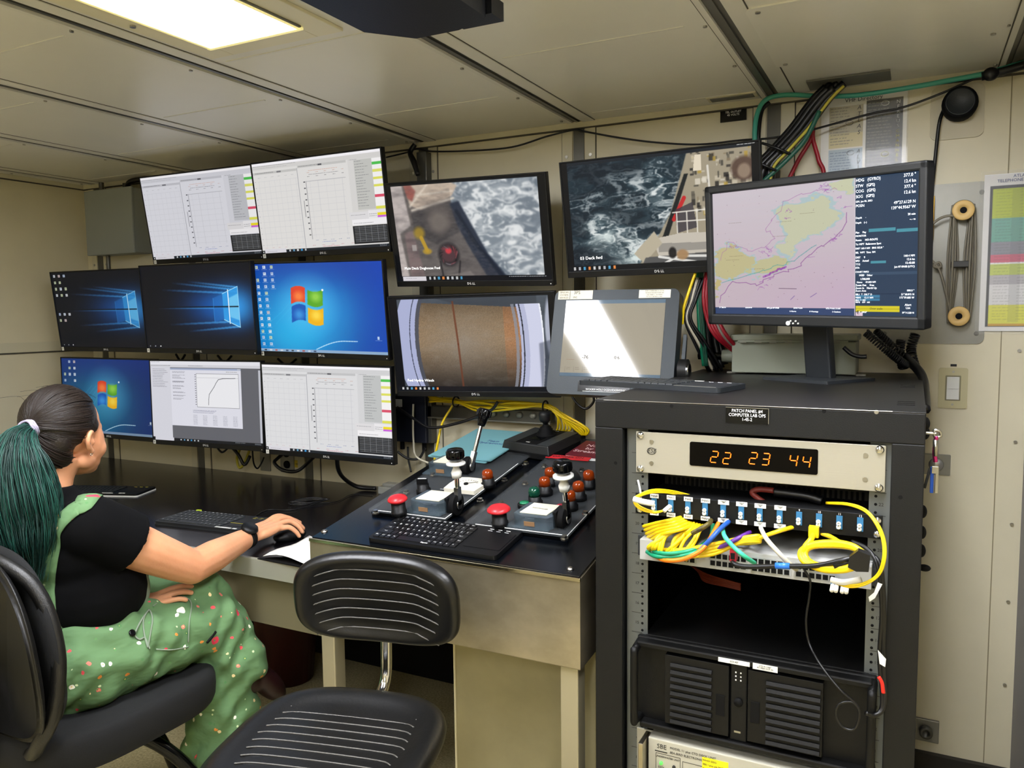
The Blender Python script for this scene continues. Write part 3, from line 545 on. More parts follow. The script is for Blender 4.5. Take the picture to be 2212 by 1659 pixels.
# chart monitor on its stand
CM=T(-.2475,2.145,1.598)@rotm(-21.5,5.6,1.3)
t=thing('chart_monitor','large black monitor on a stand on top of the rack, pink nautical chart','monitor',M=CM); w,h=.582,.378
m=MB()
BEZ=mat('charcoal_bezel','141618',.5,bump=(500,.1))
for a,b in(((-w/2,-.014,-h/2),(w/2,.03,-h/2+.03)),((-w/2,-.014,h/2-.021),(w/2,.03,h/2)),((-w/2,-.014,-h/2),(-w/2+.02,.03,h/2)),((w/2-.02,-.014,-h/2),(w/2,.03,h/2)),((-w/2+.01,-.002,-h/2+.01),(w/2-.01,.03,h/2-.01))): m.bx(a,b,BEZ)
m.box((0,.045,0),(.36,.04,.24),BEZ,tp=.9); m.build('housing',t,.005)
sw,sh=w-.04,h-.051; s=chart().build('screen',sw,sh,t,SCREEN,T(0,-.004,.0045),.98)
m=MB(); PK=mat('glowing_pale_text','e0e4ea',.5,emit=('ccd4de',.9)); u0=-sw/2; 
rows=[(.035,'HDG   (GYRO)','377.0 °',.010),(.075,'STW   (GPS)','12.4 kn',.0095),(.112,'COG   (GPS)','377.4 °',.0095),(.15,'SOG   (GPS)','12.6 kn',.0095),(.185,'GPS  Jun 06, 2023','',.006),(.215,'POSN','49°27.6129 N',.009),(.25,'','139°44.9567 W',.009),(.30,'Depth     -','20 min',.0065),(.335,'Depth    (--)','--.- m',.006),(.405,'Plan     Play','',.006),(.43,'MONITOR','',.006),(.46,'Route     NO-ROUTE','',.0065),(.49,'To WPT  Reference Spot','',.0065),(.52,'DIST 160.4 NM   BRG 322.0 °','',.006),(.55,'SEL  WPT  Time  RM','',.006),(.585,'DIST     9','160.4 NM',.0065),(.61,'SPD    Actual','12.6 kn',.0065),(.635,'TTG','12:45:08',.0065),(.66,'ETA','Jun 07 09:08 (UTC)',.006),(.69,'CHART INFO','',.006),(.715,'      MGD    Other','',.006),(.742,'       1:700,000','',.0065),(.765,'  Home     49.000 NM','',.006),(.787,'Zoom Out     Free','',.0065),(.808,'Zoom In    North Up','',.0065),(.828,'Zoom Area','000.0 °',.006),(.855,'EBL1  T  330.7° D','51°38.815 N',.006),(.878,'VRM1     12.11 NM','173°59.885 W',.006),(.897,'EBL2  T  OFF','',.005),(.912,'VRM2    OFF   NM','',.005),(.985,'      T   298.0°','39°14.328 N',.0055)]
for v,a,b,s_ in rows:
    z=.0045+sh/2-v*sh
    if a: m.text(a,s_,PK,T(u0+.738*sw,-.0055,z)@XZ,'LEFT',sx=.9)
    if b: m.text(b,s_*1.05,PK,T(u0+.99*sw,-.0055,z)@XZ,'RIGHT',sx=.9)
m.text('Alert\nList',.007,PK,T(u0+.965*sw,-.0055,.0045+sh/2-.94*sh)@XZ); m.text('Over scale',.007,DTXT,T(u0+.83*sw,-.0055,.0045+sh/2-.958*sh)@XZ); m.text('E',.013,DTXT,T(u0+.75*sw,-.0055,.0045+sh/2-.987*sh)@XZ)
for x,a in((.03,'51°38.8 N'),(.18,'173°59 W'),(.30,'ETA Jun 07 09:08'),(.44,'STW P 0.04'),(.60,'XTL P 0.03, S 0.03')): m.text(a,.005,PK,T(u0+x*sw,-.0055,.0045+sh/2-.96*sh)@XZ,'LEFT')
for x,a in((.42,'0 Alarms'),(.52,'0 Warnings'),(.63,'2 Cautions')): m.text(a,.005,PK,T(u0+x*sw,-.0055,.0045+sh/2-.985*sh)@XZ,'LEFT')
m.build('display_text',s)
m=MB(); 
for k in range(5): m.cyl((-.045+k*.007+.0,-.0165,-h/2+.012+(.003 if k%2 else -.003)),(-.045+k*.007,-.014,-h/2+.012+(.003 if k%2 else -.003)),.0022 if k else .006,WHT,n=10)
m.build('sensor_dots',t)
Mi=CM.inverted(); bc=(-.225,2.285,1.263); Mw=Mi@T(bc)@RZ(-30)
m=MB(); pts=[(-.0405,-.012),(.0405,-.012),(.036,.02),(-.036,.02)]
m.prism(pts,0,.30,DGR,Mw@T(.0,.005,.006)@RX(8)); m.box((0,.075,-.02),(.09,.05,.10),DGR); m.build('stand_neck',t,.006)
m=MB(); m.prism([(-.108,-.10),(.095,-.10),(.11,.085),(-.092,.085)],0,.008,DGR,Mw); m.build('stand_base',t,.003)
# touch panel computer
TM=T(-.822,2.296,1.362)@rotm(1.5,-14.5,.3)
t=thing('touch_screen','grey industrial touch screen with strong light glare, above the joystick box','touch screen',M=TM); w,h=.398,.33
GP=mat('grey_blue_metal','2c3236',.45,.3,bump=(300,.08)); m=MB()
m.prism(rr(w,h,.02),-.0,.055,GP,XZ.inverted()@Matrix.Identity(4) if 0 else RX(90)@T(0,0,-.055))
m.build('housing',t,.004)
sw,sh=.318,.241
GLS=attr_mat('glossy_touch_screen',True,.06,.6,1.); s=touch().build('screen',sw,sh,t,GLS,T(0,-.0012,.012),.8)
m=MB(); DK=mat('display_ink','55524a',.6); m.text('-76',.016,DK,T(-sw/2+.25*sw,-.0022,.012+sh/2-.80*sh)@XZ); m.text('0.6',.014,DK,T(-sw/2+.57*sw,-.0022,.012+sh/2-.80*sh)@XZ); m.build('reading',s)
m=MB(); STK=mat('paper_sticker','e6e0cc',.6); m.bx((-.188,-.0012,.136),(-.073,-.0004,.164),STK)
for k,a in enumerate(('SENSORS','SYSTEMS','SERVICES')): m.text(a,.0075,KTXT,T(-.168,-.0014,.1585-k*.0087)@XZ)
m.text('3PS',.015,KTXT,T(-.125,-.0014,.157)@XZ); m.text('INC',.008,KTXT,T(-.13,-.0014,.142)@XZ); m.bx((-.149,-.0014,.137),(-.1475,-.001,.163),KTXT); m.build('maker_sticker',t)
m=MB(); m.bx((.075,-.0012,.137),(.172,-.0004,.162),STK)
for k in range(4): m.text(('PORT STARBOARD A 123.456','TENSION RANGE B 4500 LBS','LINE SPEED C 120 M/MIN','PAYOUT METERS D 9999')[k],.0045,KTXT,T(.123,-.0014,.1585-k*.006)@XZ)
m.build('data_sticker',t)
m=MB(); m.bx((-.095,-.0012,-.155),(.07,-.0004,-.125),BLKG); m.text('WOODS HOLE OCEANOGRAPHIC',.0082,WTXT,T(-.005,-.0016,-.148)@XZ); m.bx((-.078,-.0016,-.1545),(.06,-.0012,-.1535),WTXT)
m.ell((-.01,-.0014,-.133),(.008,.0006,.004),WTXT); m.tube([(-.022,-.0015,-.130),(-.016,-.0015,-.134),(-.004,-.0015,-.134),(.002,-.0015,-.130)],.0008,WTXT,5,3); m.build('name_strip',t)
m=MB(); m.tube([(.0,.055,0),(.02,.12,-.02),(.0,.3,.0)],.02,ARM); m.box((0,.06,0),(.14,.02,.14),ARM); m.build('mount_arm',t,.002)
m=MB(); m.cyl((.21,.02,-.08),(.235,.02,-.08),.035,ARM); m.cyl((.235,.02,-.08),(.24,.02,-.08),.022,CHR); m.prism([(-.012,-.07),(.012,-.07),(.008,.09),(-.004,.1)],0,.01,GP,T(.215,.02,-.07)@RY(90)@RZ(90)); m.build('side_knob',t,.002)
# ================= THINGS ON THE WALLS =================
GBOX=mat('grey_enamel_box','8a8f8b',.5,bump=(80,.05)); GSGE=mat('sage_grey_enamel','8f9484',.5,bump=(60,.05)); PLST=mat('stainless_plate','8e8c83',.42,.45,var=(6,.82)); BRS=mat('brass','b08b3a',.3,1); IVO=mat('ivory_plastic','c4bb92',.4); WOOD=mat('pale_turned_wood','e0bb74',.5)
def W(px,py,d=0): return P(px,py,YW-d)
t=thing('wall_box','grey metal wall box up in the corner left of the monitors','electrical box',(-3.41,YW,1.908))
m=MB(); m.bx((-.165,-.1,-.15),(.165,0,.15),GBOX); m.build('body',t,.006); m=MB(); m.bx((-.168,-.112,-.153),(.168,-.099,.153),GBOX); m.build('door',t,.004)
m=MB(); m.cyl((-.12,-.05,.15),(-.12,-.05,.2),.012,MCH); m.build('conduit',t); m=MB(); m.cyl((-.1,-.05,-.3),(-.1,-.05,-.15),.01,MCH); m.build('conduit',t); m=MB(); m.tube([(.06,-.05,.15),(.1,-.06,.185),(.2,-.05,.19)],.012,RUB); m.cyl((.06,-.05,.15),(.06,-.05,.18),.018,RUB); m.build('feed_hose',t)
# name plate near the ceiling
t=MB(); c=W(1585,233); t.box((c.x,YW-.004,c.z-.022),(.082,.006,.042),BLKG); t.text('45-22 COMP LAB\nTEL OUTLET\n45 VOLTS',.009,WTXT,T(c.x,YW-.0075,c.z-.014)@XZ); tag(t.build('name_plate'),'small black engraved plate on the wall just below the ceiling vent','sign')
# wire along the ceiling edge
t=MB(); t.tube([W(834,340,.05),W(880,329,.05),W(900,322,.05),W(935,327,.04),W(1010,326,.04),W(1105,318,.04),W(1180,295,.04),W(1238,281,.04),W(1262,284,.04),W(1340,298,.04),W(1420,308,.04),W(1510,312,.05),W(1600,303,.05),W(1660,299,.1),W(1720,289,.1),W(1800,268,.06),W(1880,246,.04),W(1950,232,.04),W(2030,203,.04),W(2110,168,.04),W(2212,130,.04)],.0032,RUB,6); tag(t.build('thin_black_wire'),'thin black wire sagging along the top of the back wall','cable')
t=MB(); t.tube([W(896,312,.06),W(886,330,.07),W(894,350,.08),W(903,378,.09)],[.009,.01,.012,.009],RUB); t.cyl(W(896,305,.05),W(896,322,.05),.004,CHR); tag(t.build('cable_tie_strap'),'short black strap hanging from the ceiling edge over the deck camera screen','strap')
# teal cable
t=MB(); t.tube([P(1634,330,2.56),P(1630,290,2.56),P(1636,245,2.57),P(1655,215,2.58),P(1700,205,2.58),P(1780,208,2.57),P(1860,205,2.57),P(1960,190,2.57),P(2060,172,2.58),P(2130,158,2.58),P(2212,135,2.58)],.0075,TEAL); tag(t.build('teal_cable'),'thick teal cable looping along the ceiling edge above the poster','cable')
t=MB(); t.tube([P(1640,335,2.57),P(1638,290,2.57),P(1645,240,2.59),P(1662,222,2.6)],.007,RUB); tag(t.build('short_black_cable'),'short black cable following the left bend of the teal cable','cable')
t=MB(); t.ell(P(2140,160,2.57),(.02,.015,.018),RUB); t.tube([P(2120,165,2.58),P(2165,154,2.58),P(2212,140,2.58)],.012,RUB); tag(t.build('black_ceiling_cable'),'black taped cable beside the teal cable in the top right corner','cable')
# big diagonal bundle
t=thing('cable_bundle','thick diagonal bundle of black cables running down from the ceiling opening','cable bundle')
path=[P(1800,185,2.53),P(1770,215,2.53),P(1725,275,2.52),P(1680,325,2.5),P(1650,360,2.49),P(1640,420,2.48),P(1625,500,2.46),P(1560,560,2.5),P(1530,640,2.52),P(1530,720,2.52),P(1545,790,2.52)]
m=MB()
for k in range(9):
    a=k*2.4; o=Vector((.03*math.cos(a)*(k/8)**.5,.02*math.sin(a)*.8,.012*math.sin(a))); m.tube([p+o for p in path],.0115,RUB,7,5)
m.build('black_cables',t)
def off(pts,dx,dz,dy=0): return [Vector(p)+Vector((dx,dy,dz)) for p in pts]
YW2=mat('yellow_striped_cable','b8ad3a',.5)
m=MB(); m.tube(off(path[:6],.03,-.01,-.022),.0045,YW2); m.build('yellow_striped_cable',t)
m=MB(); DGN=mat('dark_green_cable','175542',.45); m.tube([P(1770,240,2.49),P(1740,300,2.48),P(1700,345,2.47),P(1645,395,2.46)],.007,DGN); m.build('dark_green_cable',t)
m=MB(); 
for i in (3,4): m.tube([path[i]+Vector((-.04,-.03,.02)),path[i]+Vector((0,-.045,0)),path[i]+Vector((.04,-.03,-.02))],.004,WHT if i==9 else RUB)
m.build('cable_tie',t)
t=thing('red_cable_pair','two dark red cables splitting apart behind the chart monitor','cable'); m=MB()
m.tube([P(1757,270,2.6),P(1752,300,2.6),P(1725,345,2.6),P(1700,395,2.6)],.0065,REDC); m.build('left_strand',t); m=MB(); m.tube([P(1757,270,2.6),P(1756,300,2.6),P(1768,345,2.6),P(1775,400,2.6),P(1700,600,2.56)],.0065,REDC); m.build('right_strand',t)
t=MB()
for k in range(5): t.tube([P(1528+k*5,580,2.44),P(1520+k*6,640,2.42),P(1528+k*6,690,2.42),P(1548+k*6,728,2.42),P(1600+k*3,770,2.5)],.006,REDC if k!=3 else mat('grey_cable','8a8078',.5))
tag(t.build('red_cable_loop'),'loop of dark red cables hanging beside the touch screen, above the rack','cable')
t=MB()
for k in range(3): t.tube([P(1508+k*4,580,2.46),P(1508+k*3,650,2.45),P(1512+k*4,720,2.45),P(1520+k*3,790,2.47)],.006,DGN if k else GRN)
tag(t.build('green_cable_loop'),'green cables hanging left of the dark red cable loop','cable')
t=MB()
t.tube([P(1502,590,2.40),P(1488,630,2.39),P(1477,665,2.38),P(1474,700,2.39)],.0045,YEL); tag(t.build('yellow_cable'),'single yellow cable hanging beside the right edge of the touch screen','cable')
t=MB()
for k in range(4): t.tube([P(1500+k*7,600,2.45),P(1490+k*4,650,2.44),P(1480+k*4,690,2.43),P(1500+k*8,740,2.45),P(1530+k*10,800,2.5)],.005,(RUB,GRYC,RUB,RUB)[k])
tag(t.build('mixed_cables'),'tangle of black and grey cables behind the touch screen knob','cable')
# radio poster
PT_,PB_=W(1866,207),W(1866,207).z-.42; ph=PT_.z-PB_; pz=(PT_.z+PB_)/2
c=Cv(120,200,'f0eee6'); random.seed(9); c.rect(.10,.06,.50,.25,'b8ad86').rect(.10,.25,.50,.35,'d8c98a').rect(.10,.36,.50,.56,'a9bfd0').rect(.10,.57,.50,.95,'3c3f38').rect(.53,.04,.95,.52,'30302c').rect(.53,.53,.95,.95,'d6cca0')
c.greek(.12,.07,.38,.34,13,'5a5340',.8,.7).greek(.12,.38,.38,.55,9,'3a5a80',.8,.7).greek(.12,.59,.38,.93,14,'c8c6b0',.8,.7).greek(.55,.06,.83,.5,20,'a8a690',.8,.8).greek(.55,.55,.86,.9,14,'6a6040',.8,.7)
t=thing('radio_poster','white wall poster with tan, blue and black listings, partly behind the chart monitor','poster',(PT_.x,YW-.003,pz))
c.build('sheet',.235,ph,t,PRINT,T(0,0,0))
def pt(u,v): return T((u-.5)*.235,-.002,ph/2-v*ph)@XZ
m=MB(); m.text('VHF Directory',.017,KTXT,pt(.5,.022)); YTXT=mat('yellow_ink','d8cf70',.6)
for i,a in enumerate('ATLAS'): m.text(a,.017,KTXT,pt(.45,.08+i*.043),font_shear=.2)
for i,a in enumerate('ALVIN'): m.text(a,.017,KTXT,pt(.45,.385+i*.038),font_shear=.2)
for i,a in enumerate('NEREUS'): m.text(a,.014,WTXT,pt(.9,.07+i*.033))
for i,a in enumerate('CHANNEL'): m.text(a,.013,YTXT,pt(.9,.27+i*.033))
for u,v,mt_ in((.34,.18,KTXT),(.75,.07,WTXT),(.36,.39,KTXT),(.76,.42,YTXT),(.82,.56,KTXT),(.36,.60,WTXT)): M_=pt(u,v); m.tube([M_@Vector((.010*math.cos(k*.785),.007*math.sin(k*.785),0)) for k in range(8)],.0007,mt_,4,2,True)
m.build('lettering',t)
m=MB(); m.bx((-.122,-.0032,-ph/2),(.122,-.0022,ph/2),mat('laminate','ffffff',.06,alpha=.08)); m.build('laminate',t)
# round speaker
t=thing('wall_speaker','round black speaker on a square plate high on the right wall','speaker',(W(2072,230).x,YW,W(2072,230).z))
m=MB(); m.prism(rr(.135,.15,.02),0,.005,mat('speaker_plate_paint','c9c0a4',.45),T(-.005,-.0,-.015)@XZ); m.build('mounting_plate',t)
m=MB(); m.lathe([(.044,0),(.046,.03),(.044,.05),(.038,.055),(.02,.048),(.001,.046)],BLKM,T(0,-.004,0)@XZ); m.build('speaker_cone',t); m=MB(); m.lathe([(.036,.056),(.037,.058),(.033,.058),(.033,.054)],DGR,T(0,-.004,0)@XZ,28); m.ell((.004,-.057,.004),(.006,.003,.006),SCREW); m.build('speaker_ring',t)
m=MB(); m.tube([(-.04,-.02,-.01),(-.05,-.03,-.05),(-.057,-.02,-.15),(-.065,-.02,-.25),(-.085,-.03,-.34)],.005,RUB); m.build('speaker_cord',t)
# cable hanger plate
a=W(1985,402);b=W(2125,743); cx,cz=(a.x+b.x)/2-.05,(a.z+b.z)/2
t=thing('cable_hanger','stainless plate with two wooden spools holding a coiled grey cord','cable hanger',(cx,YW,cz)); wd,hh=b.x-a.x+.10,a.z-b.z
m=MB(); m.prism(rr(wd,hh,.02),0,.004,PLST,XZ); m.build('plate',t,.001)
m=MB()
for sx in(-1,1):
    for q in(-1,1): m.cyl((sx*(wd/2-.02),-.007,q*(hh/2-.03)),(sx*(wd/2-.02),-.004,q*(hh/2-.03)),.0065,MCH,n=10)
m.build('screw',t)
s1,s2=W(2081,454,.045),W(2071,683,.045)
for s in(s1,s2):
    l=(s.x-cx,0,s.z-cz); m=MB(); m.lathe([(.016,.004),(.016,.034),(.026,.036),(.028,.04),(.028,.046),(.026,.048),(.009,.048),(.009,.04),(.001,.04)],WOOD,T(l)@XZ)
    q=m.build('spool',t); m=MB(); m.cyl((l[0],-.0478,l[2]),(l[0],-.049,l[2]),.0088,BLKM); m.build('spool_bolt',q)
t2=thing('wound_cable','long grey cord wound around two wooden spools with a black strap','cord')
CG=mat('grey_cord','7d7665',.5); m=MB()
for k in range(5):
    r=.0165+k*.0030; y=YW-.010-.0065*((k*2)%5); top=[Vector((s1.x+r*math.cos(a_),y,s1.z+r*math.sin(a_))) for a_ in np.linspace(0,math.pi,6)]; bot=[Vector((s2.x+r*math.cos(a_),y,s2.z+r*math.sin(a_))) for a_ in np.linspace(math.pi,2*math.pi,6)]
    mz=(s1.z+s2.z)/2; bw=.0075+.0068*k
    m.tube(top+[Vector(((s1.x+s2.x)/2-bw,y-.01,mz))]+bot+[Vector(((s1.x+s2.x)/2+bw,y-.01,mz))],.0027,CG,6,5,True)
m.tube([W(2070,468,.04),W(2050,466,.04),W(2030,472,.04),W(2010,488,.035),W(1995,510,.03)],.0036,CG); m.tube([W(2056,685,.035),W(2045,640,.035),W(2030,585,.03),W(2010,560,.03),W(1990,540,.03)],.0036,CG)
m.tube([W(2018,572,.03),W(2028,567,.03),W(2032,576,.03),W(2020,577,.03)],.004,CG,6,5,True); m.build('cord',t2)
p=W(2074,571,.03); m=MB(); m.box(p,(.046,.03,.018),RUB); m.build('strap',t2,.002)
t=MB(); a=W(2014,424,.01);b=W(2008,520,.01); t.box(((a.x+b.x)/2,YW-.012,(a.z+b.z)/2),(.016,.015,a.z-b.z),BRS); t.box(((a.x+b.x)/2+.004,YW-.021,(a.z+b.z)/2),(.003,.006,a.z-b.z),CREAM); tag(t.build('brass_strip',bevel=.002),'upright brass strip on the stainless plate at the edge of the chart monitor','brass strip')
# phone directory in a plastic sleeve
a=W(2127,372);b=W(2260,722); wd=.19; hh=a.z-b.z; cx=a.x+wd/2; cz=(a.z+b.z)/2
t=thing('telephone_directory','colour-banded telephone list in a clear plastic sleeve at the right edge','notice',(cx,YW,cz))
c=Cv(110,200,'e4e2de'); random.seed(12); c.rect(0,0,1,.0,'fff'+'fff')
c.rect(.08,.075,1,.97,'23262c')
for y0,y1,col in((.095,.28,'b5c225'),(.28,.43,'6aa896'),(.43,.51,'8c8c96'),(.51,.56,'d0617a'),(.56,.57,'f4f2ee'),(.57,.64,'c2cf60'),(.64,.70,'b8b4b6'),(.70,.83,'dcdad8'),(.83,.95,'dbd94a'),(.95,.965,'c99a2c')): c.rect(.12,y0,1,y1,col)
for j in range(3): c.greek(.16+j*.3,.1,.38+j*.3,.94,44,'4a4a44',.2,.8)
c.rect(.36,.1,.5,.94,'404040',.12); c.rect(.66,.1,.8,.94,'404040',.12)
c.build('printed_list',wd,hh*.96,t,PRINT,T(0,-.006,0)); m=MB(); m.text('ATLANTIS\nTELEPHONE DIRECTORY',.0115,BTXT,T(.0,-.008,hh*.48-.014)@XZ); m.build('title',t)
m=MB(); m.bx((-wd/2-.01,-.009,-hh/2),(wd/2+.01,-.0086,hh/2),mat('clear_sleeve','ffffff',.04,alpha=.05)); m.build('sleeve',t)
# light switch
SV0=mat('bright_dome_steel','c4c2ba',.3,.6)
SHDW=mat('ivory_shade','8a8468',.6)  # darker ivory paints the shadow around the rocker
a=W(2058,838); t=thing('light_switch','ivory rocker light switch on the right wall','light switch',(a.x,YW,a.z))
m=MB(); m.prism(rr(.075,.118,.006),0,.006,IVO,XZ); m.cyl((0,-.008,.048),(0,-.006,.048),.0035,SCREW,n=10); m.cyl((0,-.008,-.048),(0,-.006,-.048),.0035,SCREW,n=10); m.build('cover_plate',t,.002)
m=MB(); m.prism(rr(.040,.074,.002),.005,.0065,SHDW,XZ); m.build('rocker_shade',t); m=MB(); m.prism([(-.016,-.033),(.016,-.033),(.016,.033),(-.016,.033)],.005,.010,WHT,XZ); m.prism([(-.014,0),(.014,0),(.014,.031),(-.014,.031)],.01,.013,WHT,XZ@RX(6)); m.build('rocker',t,.002); m=MB(); m.bx((-.008,-.0015,.063),(.008,0,.07),KTXT); m.build('tag',t)
# key hook plate and keys
a=W(2022,1003); t=thing('key_plate','small stainless latch plate on the wall behind the keys','plate',(a.x,YW,a.z)); m=MB(); m.prism(rr(.075,.062,.003),0,.004,PLST,XZ); m.build('plate',t,.001)
m=MB(); m.lathe([(.020,0),(.018,.005),(.001,.006)],SV0,T(0.0,-.004,0)@XZ); m.build('dome',t)
t=thing('key_ring','bunch of keys with a pink metal clip hanging at the right side of the rack','keys',P(2020,935,1.62))
PNK=mat('pink_metal','c23a78',.25,.9); SV=mat('key_steel','a9a79c',.3,1); KB=mat('blue_key','2450b0',.3,.5)
def rel(px,py,dy=0): return P(px,py,1.66)-P(2020,935,1.62)+Vector((0,dy,0))
m=MB(); m.cyl(rel(2000,935),rel(2022,937),.003,SV); m.tube([rel(2018,930),rel(2030,932),rel(2032,942),rel(2020,944)],.003,SV,8,5,True); m.build('ring',t)
m=MB(); m.tube([rel(2023,942),rel(2019,975),rel(2021,998)],.004,PNK); m.build('clip',t); m=MB(); m.tube([rel(2021,950),rel(2021,985)],.0048,SV); m.build('swivel',t)
m=MB(); m.box(rel(2020,1015),(.012,.004,.014),SV); m.box(rel(2023,1040),(.006,.003,.045),SV); m.build('key',t,.001); m=MB(); m.box(rel(2013,1038,.006),(.006,.003,.05),KB); m.build('key',t,.001); m=MB(); m.box(rel(2003,1035,.01),(.005,.003,.04),KTXT,RY(12)); m.build('key',t,.001)
t=thing('door_holder','small stainless wall bracket low on the wall just above the baseboard','bracket',W(2000,1575)); m=MB(); m.box((0,-.005,0),(.07,.01,.07),PLST); m.build('plate',t,.002); m=MB(); m.lathe([(.018,0),(.018,.02),(.009,.02),(.009,.012),(.001,.012)],MCH,T(0,-.01,.0)@XZ); m.build('socket',t)
# grey locker at the far right
LK=mat('grey_locker_paint','8b8a92',.45); t=thing('locker','plain grey locker edge at the lower right of the frame','locker',(P(2186,1550,2.6).x+.1285,2.3,0))
m=MB(); m.bx((-.1285,-.3,0),(.45,.3,1.95),LK); m.build('body',t,.004)
m=MB(); m.bx((-.12,-.306,.05),(.44,-.3,1.9),LK); m.build('door',t,.002)
# wall outlets
def outlet(px0,py0,px1,py1,label,plug):
    a,b=W(px0,py0),W(px1,py1); cx,cz=(a.x+b.x)/2,(a.z+b.z)/2; t=thing('wall_outlet',label,'outlet',(cx,YW,cz),group=None); m=MB(); m.prism(rr(abs(b.x-a.x),a.z-b.z,.003),0,.005,PLST,XZ); m.build('cover_plate',t,.001)
    for dz in ((.025,-.025) if plug else (.03,)):
        m=MB(); m.lathe([(.017,0),(.017,.006),(.013,.007),(.001,.007)],BLKM,T(0.0,-.004,dz)@XZ); m.build('socket',t)
    return t
outlet(562,950,586,1018,'stainless outlet plate behind the desk with a small black plug','')
outlet(606,960,637,1022,'stainless outlet plate with two black sockets beside the yellow sticker',1)
t=MB(); c_=W(644,1002); t.box((c_.x,YW-.003,c_.z),(.032,.003,.032),mat('yellow_sticker','d9c22a',.5)); t.text('120V',.010,KTXT,T(c_.x,YW-.0055,c_.z)@XZ); tag(t.build('voltage_sticker'),'small yellow sticker on the wall beside the outlet','sticker')
def cable(name,label,pts,r=.005,mt=None,cat='cable',n=8): 
    t=MB(); t.tube(pts,r,mt or RUB,n); return tag(t.build(name),label,cat)
cable('power_cable','black cord looping from the outlet up behind the rightmost bottom row monitor',[W(618,975,.04),W(600,990,.09),W(593,1000,.11),W(610,1015,.11),W(640,1018,.1),W(665,1000,.09),W(690,975,.16)],.0075)
cable('power_cable','thick black cord running from the bottom row monitor down to the clear box',[P(728,960,2.42),P(730,1010,2.45),P(745,1035,2.5),P(775,1052,2.55),P(812,1055,2.57)],.0085)
cable('thin_cable','thin black cord dropping to the small plug left of the yellow sticker',[W(545,970,.1),W(548,1000,.08),W(556,1012,.06),W(565,1000,.04),W(570,988,.02)],.0035)
cable('thin_cable','thin black loop under the curved graph monitor',[W(468,965,.15),W(480,977,.14),W(495,965,.15)],.0045)
cable('bundled_cable','hanging loop of yellow and black cords under the graph monitor',[W(520,965,.12),W(512,990,.11),W(517,1010,.1),W(528,1000,.1),W(540,970,.1)],.006,YW2)
cable('bundled_cable','dark hanging cord loop left of the yellow and black one',[W(500,965,.13),W(515,982,.12),W(528,1004,.11),W(540,985,.1)],.007)
for k,(x0,x1,y) in enumerate(((600,640,775),(380,400,765),(470,500,768),(700,760,790))):
    cable('short_black_cable',['short dark cable sagging between the middle and bottom monitors, above the plotting windows','short dark cable sagging under the leftmost beam desktop monitor','short dark cable sagging under the iconless beam desktop monitor','short dark cable under the flag desktop monitor'][k],[P(x0,y,2.5),P((x0+x1)/2,y+14,2.5),P(x1,y+1,2.5)],.005)
# black power supply panel with plugs
t=thing('power_supply_box','black box on the wall behind the right end of the bottom monitors','power box',(W(893,920).x,YW,W(893,905).z))
NAVY=mat('dark_navy_plastic','0d1220',.5); m=MB(); m.bx((-.10,-.06,-.085),(.10,0,.10),NAVY); m.build('body',t,.004)
for x in(-.035,.07): m=MB(); m.cyl((x,-.03,-.085),(x,-.03,-.12),.009,BLKM); m.build('plug',t)
m=MB(); m.bx((-.055,-.068,.055),(-.01,-.06,.085),WHT); m.build('white_plug',t)
cable('white_cable','thin white cord hanging in front of the black wall box',[W(893,873,.08),W(892,905,.09),W(893,950,.09),W(898,985,.1),W(925,1000,.12)],.004,GRYC)
cable('thin_cable','thin black cord dropping straight down from the black wall box',[W(881,965,.05),W(882,990,.06),W(888,1020,.07)],.004)
cable('thin_cable','black cord curving from the black wall box to behind the monitor',[W(918,968,.06),W(905,990,.1),W(880,990,.12),W(858,975,.14)],.005)
cable('thin_cable','long black cord drooping from the black wall box up to the winch monitor',[W(858,880,.14),W(895,905,.16),W(930,924,.17),W(985,915,.16),W(1030,900,.16),W(1062,885,.16),W(1075,868,.16)],.0055)
cable('thin_cable','short black cord loop under the touch screen',[P(1230,845,2.5),P(1245,870,2.5),P(1265,883,2.5),P(1282,868,2.5),P(1280,850,2.5)],.0045)
t=thing('steel_post','grey steel post on the wall behind the monitors, beside the black wall box','post',(-1.695,YW,.95)); m=MB(); m.bx((-.022,-.045,0),(.022,-.008,1.12),MCH); m.build('channel',t,.002)
# raceway
t=thing('cable_raceway','grey slotted raceway on the wall under the winch monitor','raceway',((W(1060,890).x),YW,W(1060,892).z))
m=MB(); m.bx((-.27,-.045,-.022),(.27,-.008,.022),MCH); m.bx((-.27,-.05,-.026),(.27,-.04,-.02),PLST); m.build('channel',t,.002)
m=MB()
for k in range(5): m.ell((-.02+k*.055,-.048,.004),(.014,.008,.012),PLST)
m.build('clip',t)
t=thing('yellow_cable_bundle','bundle of yellow network cables strapped under the winch monitor','cable bundle')
for k in range(10):
    o=lambda a,b: Vector((random.uniform(-.004,.004),random.uniform(-.02,.02),random.uniform(-.013,.013)))
    e=[(1195+k*4,940-abs(k-5)*1),(1255,950)][0] if k<5 else (1248+k*2,940)
    m=MB(); m.tube([P(930,862,2.56)+o(0,0),P(985,866,2.55)+o(0,0)*.6,P(1040,878,2.55)+o(0,0)*1.6,P(1110,876,2.55)+o(0,0),P(1178,877,2.55)+o(0,0)*.5,P(1205,893,2.55)+o(0,0)*.6,P(1185+k*7+20,925,2.56),P(*e,2.57)],.0042,YEL,6,5); m.build('cable',t)
m=MB(); m.tube([P(985,862,2.55),P(975,880,2.54),P(955,915,2.52),P(945,960,2.5),P(938,995,2.5)],.0045,YEL,6,5); m.build('cable',t)
